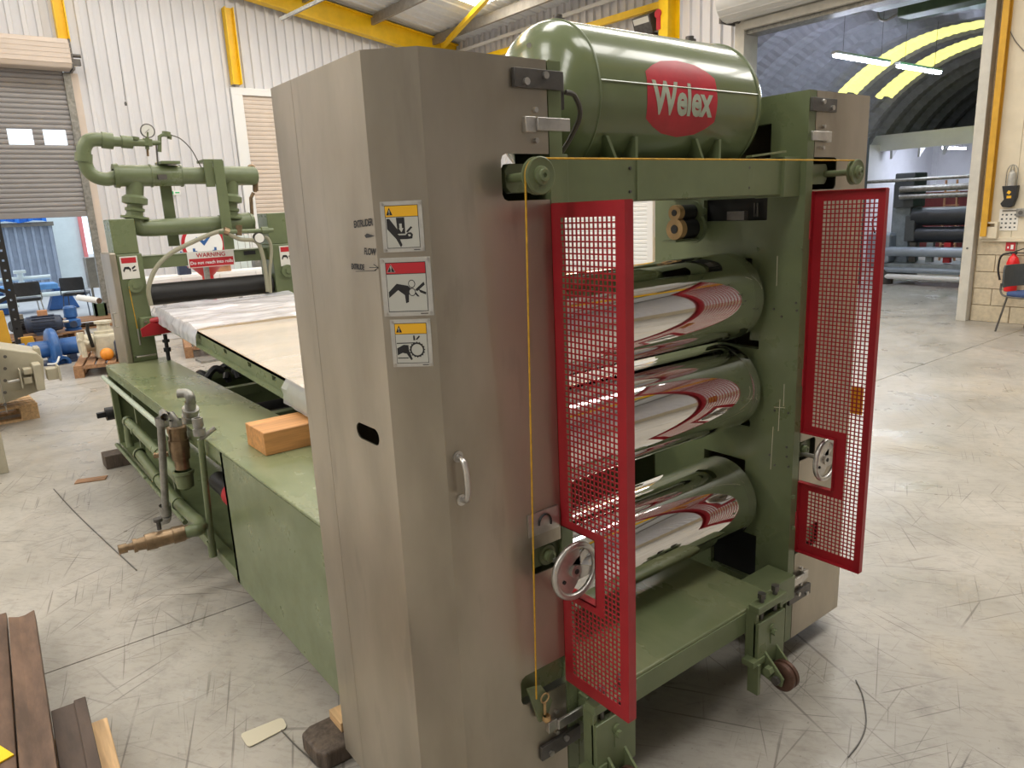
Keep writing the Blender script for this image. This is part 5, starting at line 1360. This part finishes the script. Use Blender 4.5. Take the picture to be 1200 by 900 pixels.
# cabinet, fan and pipe stand
cb = root('switch_cabinet', 'tall grey steel cabinet outside the shutter beside the black chair', 'cabinet', (2.55, 17.0, -.012))
B(MB().box(2.32, 2.62, 16.8, 17.15, .55, 1.15), 'cabinet_body', 'beige_dark', cb, .01)
B(MB().box(2.62, 2.8, 16.85, 17.1, .4, 1.05), 'cabinet_side', 'galv', cb, .01)
for x in (2.36, 2.58, 2.76): B(MB().box(x - .02, x + .02, 16.9, 16.94, -.012, .72), 'leg', 'beige_dark', cb)
pp_ = root('pipe_roller', 'cardboard tube with a rusty end lying on a grey stand at the shutter', 'tube', (2.1, 15.3, .144))
B(MB().cyl((1.95, 15.75, .47), (2.2, 15.2, .42), .055, seg=24, mc=1), 'tube', ['paper', 'rust'], pp_)
B(MB().box(2.1, 2.3, 15.18, 15.22, .144, .37).box(2.1, 2.14, 15.18, 15.4, .144, .37).box(2.26, 2.3, 15.18, 15.4, .144, .37), 'stand', 'green_dark', pp_)
bx2 = root('parts_crate', 'open crate of mixed fittings beyond the dark blue motor', 'crate', (1.2, 14.5, 0))
B(MB().box(.9, 1.5, 14.4, 14.44, 0, .26).box(.9, 1.5, 14.86, 14.9, 0, .26).box(.9, .94, 14.4, 14.9, 0, .26).box(1.46, 1.5, 14.4, 14.9, 0, .26).box(.9, 1.5, 14.4, 14.9, .0, .03), 'crate_body', 'wood_old', bx2)
for k in range(5): B(MB().cyl((1.0 + k * .1, 14.5, .2 + .03 * (k % 2)), (1.05 + k * .1, 14.8, .24), .05, seg=14), 'fitting', ('galv', 'box_brown', 'blue_paint', 'cream_metal', 'brass')[k], bx2)
# the yard: container wall, tarpaulin, white panel
cr = at(66, 300, 1, 24).x; pe = at(103, 300, 1, 25.2).x
ct = root('shipping_container', 'grey-blue corrugated container wall seen under the half-raised shutter', 'container', (cr - 2.5, 25, -.012))
mb = MB(); clad(mb, cr - 5, cr, .0, lambda a: 1.86, lambda a, d, z: (a, 23.97 - d, z), .2, .06); B(mb, 'corrugated_side', 'container', ct, fix=False)
B(MB().box(cr - 5, cr + .03, 24, 25.0, -.012, 1.88), 'container_body', 'container', ct); B(MB().box(cr - 5, cr + .06, 23.84, 24.0, 1.84, 1.95), 'top_rail', 'beige_dark', ct)
tx_ = at(54, 262, 1, 24).x
tp = build(clad(MB(), cr - 5, tx_, 1.97, lambda a: 2.7, lambda a, d, z: (a, 23.95 - d * 2 - (3 - z) * .2, z + .03 * math.sin(a * 9)), .3, .07), 'tarpaulin', 'tarp_blue', fix=False)
tag(tp, 'bright blue tarpaulin bunched on top of the container', 'tarpaulin')
so = tp.modifiers.new('thick', 'SOLIDIFY'); so.thickness = .02
wpn = root('site_hoarding', 'tall pale panel with a pink edge standing in the yard beyond the shutter', 'panel', (pe - 1, 25.3, -.012))
B(MB().box(cr - 2, pe, 25.2, 25.3, -.012, 3.6), 'panel', 'pale_panel', wpn); B(MB().box(pe - .1, pe, 25.1, 25.2, -.012, 3.6), 'edge_strip', 'pink_edge', wpn)
B(MB().box(cr - 2, pe, 25.3, 25.8, -.012, .3), 'footing', 'asphalt', wpn)

# ---- racking upright and yellow guards at the far left
rk = root('rack_upright', 'black perforated racking upright with a diagonal brace', 'rack', (.72, 12.6, 0))
xa = at(26, 412, 2, 0)
up0 = Vector((xa.x, xa.y, 0))
hz = [.2 + k * .14 for k in range(21)]          # punched holes, open right through
B(MB().grid_plate([up0.x - .06, up0.x - .022, up0.x + .006, up0.x + .05], sorted([0, 3.2] + [z - .014 for z in hz] + [z + .014 for z in hz]),
                  lambda u, v: not (up0.x - .022 < u < up0.x + .006 and any(abs(v - z) < .014 for z in hz)), lambda u, v, w: (u, w, v), up0.y - .04, up0.y - .037)
  .box(up0.x - .06, up0.x - .056, up0.y - .037, up0.y + .04, 0, 3.2).box(up0.x + .046, up0.x + .05, up0.y - .037, up0.y + .04, 0, 3.2), 'upright', 'black', rk)
B(MB().bar((up0.x, up0.y, .82), (up0.x - 1.1, up0.y, .30), .05, .05).bar((up0.x, up0.y, .86), (up0.x - 1.1, up0.y, 1.35), .05, .05), 'brace', 'black', rk)
B(MB().box(up0.x - 1.2, up0.x - 1.1, up0.y - .04, up0.y + .04, 0, 3.2), 'upright', 'black', rk)
for k, (x0, x1, y0, h) in enumerate(((.34, .60, 11.6, .72), (.70, .88, 11.8, .32))):
    g = build(MB().prism([(x0, 0), (x1, 0), (x1 - .04, h), (x0 - .3 * (k == 0), h)], lambda u, v, w: (u, y0 + w, v), 0, .06), 'guard_post', 'ochre', bevel=.01)
    tag(g, ('tall ochre yellow protector plate in front of the racking' if k == 0 else 'short ochre yellow protector plate beside the blue blower'), 'barrier')

# ---- beige housing at the left edge
Q = lambda x, y, Y=7.75: at(x, y, 1, Y)
xz = lambda x, y, Y=7.75: (lambda q: (q.x, q.z))(at(x, y, 1, Y))
bh = root('beige_housing', 'beige machine housing with dark flange and clamp block on a light pallet', 'machine', (Q(20, 450).x, 8.0, .144))
B(MB().prism([xz(-60, 400), xz(-60, 480), xz(8, 472), xz(53, 456), xz(51, 421), xz(44, 414)], lambda u, v, w: (u, w, v), 7.75, 8.3), 'trough', 'beige', bh, .012)
def pbox(x0, x1, y0, y1, ya, yb): a, b = Q(x0, y0, ya), Q(x1, y1, ya); return (min(a.x, b.x), max(a.x, b.x), ya, yb, min(a.z, b.z), max(a.z, b.z))
B(MB().box(*pbox(-8, 9, 407, 484, 7.55, 7.75)), 'flange', 'beige_dark', bh, .008)
for k in range(5):
    q = Q(6, 418 + k * 14, 7.54); B(MB().cyl((q.x, 7.55, q.z), (q.x, 7.535, q.z), .014, seg=8), 'bolt', 'dark_metal', bh)
B(MB().box(*pbox(38, 54, 428, 457, 7.55, 7.75)), 'clamp_block', 'beige', bh, .01)
B(MB().box(*pbox(22, 28, 434, 455, 7.57, 7.74)), 'slide_end', 'beige', bh, .008)
B(MB().box(*pbox(27, 39, 433, 438, 7.6, 7.72)), 'slide_bar', 'beige', bh, .006)
B(MB().box(*pbox(27, 39, 443, 449, 7.6, 7.72)), 'slide_bar', 'beige', bh, .006)
B(MB().box(*pbox(54, 70, 433, 444, 7.6, 7.72)), 'slide_bar', 'beige', bh, .006)
B(MB().box(*pbox(67, 73, 429, 446, 7.57, 7.74)), 'slide_end', 'beige', bh, .008)
q = Q(9, 448, 7.65); B(MB().cyl(q, Q(23, 445, 7.65), .014, seg=12), 'spindle', 'bright_metal', bh)
B(MB().box(*pbox(40, 50, 408, 424, 7.9, 8.1)), 'lip', 'beige', bh, .01)
B(MB().box(-.5, .2, 7.9, 8.25, .145, .36), 'cradle', 'beige_dark', bh)
bp_ = build(MB().box(-.62, .14, 6.28, 6.36, .0, .62).cyl((.06, 6.275, .18), (.06, 6.28, .18), .012, seg=8).cyl((.10, 6.275, .5), (.10, 6.28, .5), .012, seg=8), 'cover_panel', 'beige', bevel=.004)
tag(bp_, 'flat beige cover panel standing in front of the beige housing', 'panel')

# ---- things glimpsed behind the upper beam
rs = root('round_sign', 'round white sign with a red rim and blue emblem behind the take-off unit', 'sign', (2.62, 9.6, 0))
q = at(239, 286, 1, 9.6); R_ = .26
mbs = MB().cyl((q.x, 9.62, q.z), (q.x, 9.6, q.z), R_, seg=48, m=1).cyl((q.x, 9.6, q.z), (q.x, 9.595, q.z), R_ * .86, seg=48, m=0)
for k in range(9):
    a = PI * (1.15 + .7 * k / 8); mbs.obox((q.x + R_ * .55 * math.cos(a), 9.593, q.z + R_ * .55 * math.sin(a)), (.014, 0, 0), (0, .001, 0), (0, 0, .02), m=2)
mbs.prism([(-.09, .03), (0, -.08), (.09, .03), (.05, .02), (0, -.02), (-.05, .02)], lambda u, v, w: (q.x + u, w, q.z + .06 + v), 9.592, 9.595, m=2)
B(mbs, 'sign_disc', ['white', 'sign_red', 'blue_paint'], rs); B(MB().box(q.x - .03, q.x + .03, 9.63, 9.68, 0, q.z), 'post', 'galv', rs); B(MB().box(q.x - .25, q.x + .25, 9.5, 9.8, 0, .03), 'foot', 'galv', rs)
rd = root('red_pedestal', 'red pedestal with a flared head behind the black roller', 'pedestal', (3.2, 11.4, 0))
q = at(242, 312, 1, 11.4)
B(MB().lathe((q.x, 11.4, 0), (0, 0, 1), [(0, 0), (0, .25), (.03, .25), (.05, .08), (q.z - .14, .08), (q.z - .02, .2), (q.z, .26), (q.z + .03, .26), (q.z + .03, 0)], 28), 'column', 'red_bright', rd)
B(MB().box(q.x - .3, q.x + .3, 11.2, 11.6, q.z + .03, q.z + .05), 'top_plate', 'white', rd)
kb = root('carton', 'open brown cardboard carton on a white cabinet behind the black roller', 'carton', (3.7, 12.2, .95))
q0 = at(253, 306, 1, 12.1); q1 = at(273, 330, 1, 12.1)
B(MB().box(q0.x, q1.x, 12.1, 12.4, .95, q0.z), 'carton_body', 'box_brown', kb, .004)
B(MB().box(q0.x, q1.x, 12.05, 12.1, q0.z - .06, q0.z), 'carton_flap', 'box_brown', kb)
wc = root('white_cabinet', 'white drawer cabinet standing behind the take-off unit', 'cabinet', (3.1, 12.2, 0))
B(MB().box(2.3, 4.6, 12.0, 12.5, 0, .949), 'carcass', 'white', wc, .005)
for k in range(4):
    d_ = B(MB().box(2.32 + k * .57, 2.87 + k * .57, 11.98, 12.0, .1, .92), 'drawer', 'white', wc, .003); B(MB().box(2.57 + k * .57, 2.62 + k * .57, 11.96, 11.98, .5, .54), 'handle', 'galv', d_)
wt = root('tiled_board', 'white gridded board leaning behind the upper beam', 'board', (4.3, 12.7, 0))
q0 = at(274, 302, 1, 12.7); q1 = at(298, 330, 1, 12.7)
B(MB().box(q0.x, q1.x, 12.72, 12.75, 0, at(280, 276, 1, 12.7).z), 'board', 'pale_panel', wt)
for k in range(3): B(MB().box(q0.x + .1 + k * .12, q0.x + .104 + k * .12, 12.715, 12.72, 0, 1.5), 'grid_line', 'galv', wt)
sc_ = root('grey_cupboard', 'grey metal cupboard behind the far upright', 'cupboard', (5, 12.8, 0))
B(MB().box(q1.x + .06, q1.x + .57, 12.7, 13.1, 0, q0.z), 'carcass', 'galv', sc_, .005); B(MB().box(q1.x + .05, q1.x + .53, 12.68, 12.7, .05, q0.z - .05), 'door', 'galv', sc_, .004)
ch_ = root('blue_jug', 'small dark blue container standing on the white cabinet', 'container', (2.9, 12.15, .95))
q = at(217, 325, 1, 12.15)
B(MB().prism([(-.09, 0), (.09, 0), (.09, .3), (.06, .36), (-.02, .3), (-.09, .18)], lambda u, v, w: (q.x + u, 12.15 + w, .95 + v), -.06, .06), 'jug_body', 'blue_dark', ch_, .01); B(MB().tube([(q.x - .05, 12.15, 1.2), (q.x + .0, 12.15, 1.3)], .015, 8), 'jug_handle', 'blue_paint', ch_)
es = at(205, 226, 1, YB - .04)
tag(build(MB().box(es.x - .1, es.x + .1, YB - .06, YB - .04, es.z - .04, es.z + .04, 0).box(es.x - .085, es.x - .03, YB - .062, YB - .06, es.z - .025, es.z + .03, 1).box(es.x + .0, es.x + .08, YB - .062, YB - .06, es.z - .01, es.z + .015, 1), 'exit_sign', ['white', 'exit_green']), 'small white and green exit sign on the corrugated back wall', 'sign')
_ct = at(131, 0, 1, YB - .3)
chn = build(MB().tube([(_ct.x, _ct.y, roof_z(_ct.x) - .04), _ct, at(147, 118, 1, YB - .3)], .004, 6).lathe(at(147, 119, 1, YB - .3), (0, 0, -1), [(0, .01), (.03, .025), (.07, .02), (.07, 0)], 8), 'pull_chain', 'dark_metal')
tag(chn, 'thin dark pull cord hanging in front of the corrugated back wall', 'cord')

# ---- lamps and items on the right wall
fw = root('flood_light', 'dark floodlight on the right wall above the tank', 'lamp', (XR - .2, 10.2, 4.4))
q = at(757, 28, 0, XR - .3)
B(MB().obox(q, (.1, 0, .04), (0, .2, 0), (-.05, 0, .14)), 'lamp_head', 'dark_metal', fw, .01); B(MB().obox(q + Vector((-.09, 0, -.03)), (.01, 0, .004), (0, .17, 0), (-.05, 0, .11)), 'lens', 'dial', fw)
B(MB().box(q.x, XR - .03, q.y - .04, q.y + .04, q.z - .2, q.z - .12), 'arm', 'dark_metal', fw)
dm = build(MB().box(XR - .37, XR - .35, 8.95, 9.04, 4.55, 4.85).cyl((XR - .38, 9.0, 4.8), (XR - .35, 9.0, 4.8), .07, seg=20), 'red_notice', 'sign_red'); tag(dm, 'small red notice fixed on the yellow column above the tank', 'sign')
W = lambda x, y, d=.0: at(x, y, 0, XR - .02 - d)
bl_ = root('emergency_lamp', 'black wall bracket with a wire-caged lamp beside the doorway', 'lamp', (XR - .06, 3.63, 1.45))
a0 = W(1175, 218, .05); a1 = W(1191, 243, .05)
ym, z0, z1 = (a0.y + a1.y) / 2, a1.z, a0.z
B(MB().prism([(ym - .08, z0 + .12), (ym - .05, z0 + .02), (ym - .02, z0), (ym + .06, z0 + .01), (ym + .085, z0 + .05), (ym + .05, z0 + .1), (ym + .085, z1), (ym - .085, z1)], lambda u, v, w: (XR - .021 - w, u, v), 0, .08), 'bracket', 'black', bl_, .006)
B(MB().box(XR - .104, XR - .1005, ym - .03, ym + .02, z1 - .15, z1 - .12).obox((XR - .102, ym, z1 - .08), (.002, 0, 0), (0, .015, .01), (0, -.01, .015)), 'badge', 'yellow_sign', bl_)
for d in (-.06, -.02, .02, .06):
    B(MB().tube(bez([(XR - .06, ym + d, z1), (XR - .06, ym + d, z1 + .16), (XR - .06, ym + d * .6, z1 + .23), (XR - .06, ym, z1 + .25)], 5), .005, 6), 'cage_wire', 'galv', bl_)
B(MB().lathe((XR - .06, ym, z1), (0, 0, 1), [(0, .045), (.05, .045), (.06, .05), (.15, .04), (.19, 0)], 16), 'globe', 'alu', bl_)
a0, a1 = W(1172, 245), W(1192, 270)
ps_ = MB().box(XR - .026, XR - .0205, a1.y, a0.y, a1.z, a0.z, 0)
for i in range(4):
    for j in range(4):
        y_ = a0.y - .035 - i * (a0.y - a1.y - .07) / 3; z_ = a0.z - .07 - j * (a0.z - a1.z - .11) / 3
        ps_.box(XR - .0275, XR - .026, y_ - .012, y_ + .006 + .006 * ((i * 3 + j) % 2), z_ - .009 - .004 * ((i + j) % 2), z_ + .008, 1)
ps_.box(XR - .0275, XR - .026, a1.y + .03, a0.y - .03, a0.z - .032, a0.z - .015, 2)
tag(build(ps_, 'safety_poster', ['paper', 'chair_grey', 'beige_dark']), 'white notice with a grid of small dark pictograms on the cream wall', 'poster')
a0, a1 = W(1152, 260, .0), W(1170, 279, .0)
lb = root('lock_box', 'cream wall box with a dark slot beside the doorway', 'box', (XR - .05, (a0.y + a1.y) / 2, a1.z))
B(MB().grid_plate([a1.y, a1.y + .03, a0.y - .05, a0.y], [a1.z, a0.z - .06, a0.z - .02, a0.z], lambda u, v: not (a1.y + .03 < u < a0.y - .05 and a0.z - .06 < v < a0.z - .02), lambda u, v, w: (w, u, v), XR - .10, XR - .024), 'box_body', 'cream', lb)
B(MB().box(XR - .024, XR - .0205, a1.y, a0.y, a1.z, a0.z), 'box_back', 'cream', lb)
a0 = W(1197, 249); so_ = root('wall_socket', 'grey metal switch beside the pictogram notice', 'switch', a0)
B(MB().box(XR - .05, XR - .0205, a0.y - .06, a0.y + .05, a0.z - .05, a0.z + .05), 'box', 'galv', so_, .006); B(MB().cyl((XR - .054, a0.y, a0.z), (XR - .05, a0.y, a0.z), .025, seg=16), 'rocker', 'dark_metal', so_)
tag(build(MB().tube(bez([W(1176, 0, .01), W(1180, 25, .01), W(1188, 45, .01), W(1200, 60, .01)], 6), .005, 6), 'wall_cable', 'dark_metal'), 'thin black cable looping down the cream wall boards', 'cable')
# fire extinguisher with its sign
q = at(1184, 330, 0, XR - .12)
fx_ = root('fire_extinguisher', 'red fire extinguisher hanging on the block wall behind the chair', 'fire extinguisher', (XR - .12, q.y, .5))
zt_ = .93
B(MB().lathe((XR - .1, q.y, .42), (0, 0, 1), [(0, 0), (0, .06), (.01, .07), (.36, .07), (.42, .05), (.45, .025), (.47, .025)], 28), 'cylinder', 'extinguisher', fx_)
B(MB().lathe((XR - .1, q.y, .66), (0, 0, 1), [(0, .0702), (.0, .0712), (.06, .0712), (.06, .0702)], 28), 'paper_label', 'paper', fx_)
B(MB().box(XR - .12, XR - .08, q.y - .03, q.y + .03, .88, .91).bar((XR - .1, q.y - .0, .91), (XR - .1, q.y - .14, .97), .02, .012).bar((XR - .1, q.y, .9), (XR - .1, q.y - .12, .9), .02, .012), 'valve_lever', 'black', fx_)
B(MB().tube(bez([(XR - .1, q.y + .03, .9), (XR - .12, q.y + .13, .86), (XR - .12, q.y + .15, .70), (XR - .12, q.y + .12, .56)], 6), .012, 8), 'hose', 'black', fx_)
s0, s1 = W(1179, 284), W(1189, 296)
tag(build(MB().box(XR - .02, XR - .0125, s1.y, s0.y, s1.z + .02, s0.z, 0).box(XR - .0215, XR - .02, s1.y + .02, s1.y + .05, s1.z + .04, s0.z - .03, 1).box(XR - .0215, XR - .02, s1.y + .07, s0.y - .02, s1.z + .05, s0.z - .05, 1), 'extinguisher_sign', ['sign_red', 'white']), 'small red and white pictogram sign above the fire extinguisher', 'sign')
tag(build(MB().cyl((10.5, 2.72, .0), (10.5, 2.72, .75), .008, seg=8).box(10.42, 10.56, 2.6, 2.8, 0, .035), 'green_marker_post', ['green']), 'thin green rod on a dark foot behind the stacking chair', 'post')

# ---- grey calender machine in the hut
gm = root('grey_calender', 'grey roll machine with dark rolls and long pale tubes inside the arched hut', 'machine', (14.3, 5.6, 0))
mx_ = 14.5
G = lambda x, y, X=mx_: at(x, y, 0, X)
pst = G(1058, 300).y
B(MB().box(mx_ - .1, mx_ + .4, pst - .12, pst + .22, .1, G(1058, 215).z), 'end_frame', 'grey_machine', gm, .02)
B(MB().box(mx_ - .2, mx_ + .3, pst - .2, pst + .16, G(1060, 243).z, G(1060, 203).z), 'bearing_head', 'chair_grey', gm, .02)
B(MB().box(mx_ - .25, mx_ + .1, pst - .28, pst - .1, G(1060, 282).z, G(1060, 252).z), 'bearing_head', 'chair_grey', gm, .02)
for (y0, y1) in ((242, 264), (265, 284)):
    zc_ = G(1100, (y0 + y1) / 2).z; r_ = (G(1100, y0).z - G(1100, y1).z) / 2
    B(MB().cyl((mx_ - .1, pst - .2, zc_), (mx_ - .1, 3.3, zc_), r_ * .98, seg=32), 'dark_roll', 'dark_roll', gm)
for py, r_, ext in ((209, .03, .9), (220, .055, .0), (229, .045, .0), (294, .09, .3), (316, .05, .35), (324, .05, .35)):
    zc_ = G(1100, py).z
    B(MB().cyl((mx_ - .3, pst + ext, zc_), (mx_ - .3, 3.4, zc_), r_, seg=18), 'cross_tube', ('galv' if py < 290 else 'grey_blue_pipe') if py < 320 else 'white', gm)
B(MB().box(mx_ - .3, mx_ + .5, 3.4, pst + .5, .28, .40), 'bed', 'grey_machine', gm, .02)
B(MB().box(mx_ - .35, mx_ + .1, pst + .1, pst + .55, .4, .95), 'gear_case', 'grey_blue_pipe', gm, .05)
B(MB().cyl((mx_ - .2, pst + .25, .0), (mx_ - .2, pst + .25, .28), .18, seg=24), 'foot', 'dark_metal', gm)
B(MB().box(mx_ - .1, mx_ + .4, 3.4, 3.8, 0, .28), 'foot', 'dark_metal', gm)
for k in range(5):
    y_ = pst - .25 - k * .3; B(MB().box(mx_ - .2, mx_ - .1, y_ - .06, y_ + .06, .42, .78), 'clamp', ('dark_metal', 'grey_machine', 'sign_red', 'grey_machine', 'dark_metal')[k], gm, .01)
B(MB().tube(bez([(mx_ - .2, pst + .3, 1.3), (mx_ - .25, pst + .5, 1.2), (mx_ - .2, pst + .45, .9)], 6), .015, 8), 'hose', 'black', gm)
rb = root('red_rack', 'dark red rack frame standing behind the grey roll machine', 'rack', (18.5, 6.2, 0))
B(MB().box(18.5, 18.9, 4.0, 8.3, .35, 1.66), 'rack_panel', 'rack_red', rb, .01)
for y_ in (4.2, 6.2, 8.2): B(MB().box(18.42, 18.5, y_ - .05, y_ + .05, 0, 1.7), 'rack_post', 'beige_dark', rb)
ld = root('step_ladder', 'pale step ladder leaning by the dark red rack', 'ladder', (17.6, 7.1, 0))
for s_ in (-.16, .16): B(MB().bar((17.5, 7.0 + s_, 0), (17.75, 7.15 + s_ * .7, 1.9), .05, .03), 'stile', 'box_brown', ld)
for k in range(6): B(MB().bar((17.5 + .04 * k, 6.85 + .02 * k, .25 + k * .28), (17.5 + .04 * k, 7.16 + .02 * k, .25 + k * .28), .04, .02), 'rung', 'box_brown', ld)
tag(build(MB().box(15.6, 16.4, 4.6, 6.0, .0, .12), 'orange_pallet', 'orange', bevel=.01), 'low orange-brown tray on the floor below the grey roll machine', 'tray')
# ducts under the arch crown
for k, xk in enumerate((12.0, 13.0)):
    u = root('roof_heater', 'dark box heater hung under the arched roof, %s' % ('nearer the doorway' if k == 0 else 'nearer the green rooflight'), 'heater', (xk, 5.9, 4.45))
    B(MB().box(xk - .2, xk + .2, 5.0, 6.2, 4.42, 4.58), 'heater_body', 'green_dark', u, .02)
    for y_ in (5.15, 6.05): B(MB().tube([(xk, y_, 4.58), (xk, y_, 4.80)], .01, 6), 'hanger', 'galv', u)
    B(MB().tube(bez([(xk - .1, 6.2, 4.5), (xk - .15, 6.4, 4.42), (xk - .2, 6.5, 4.5), (xk - .2, 6.5, 4.75)], 6), .02, 8), 'flex_duct', 'galv', u)
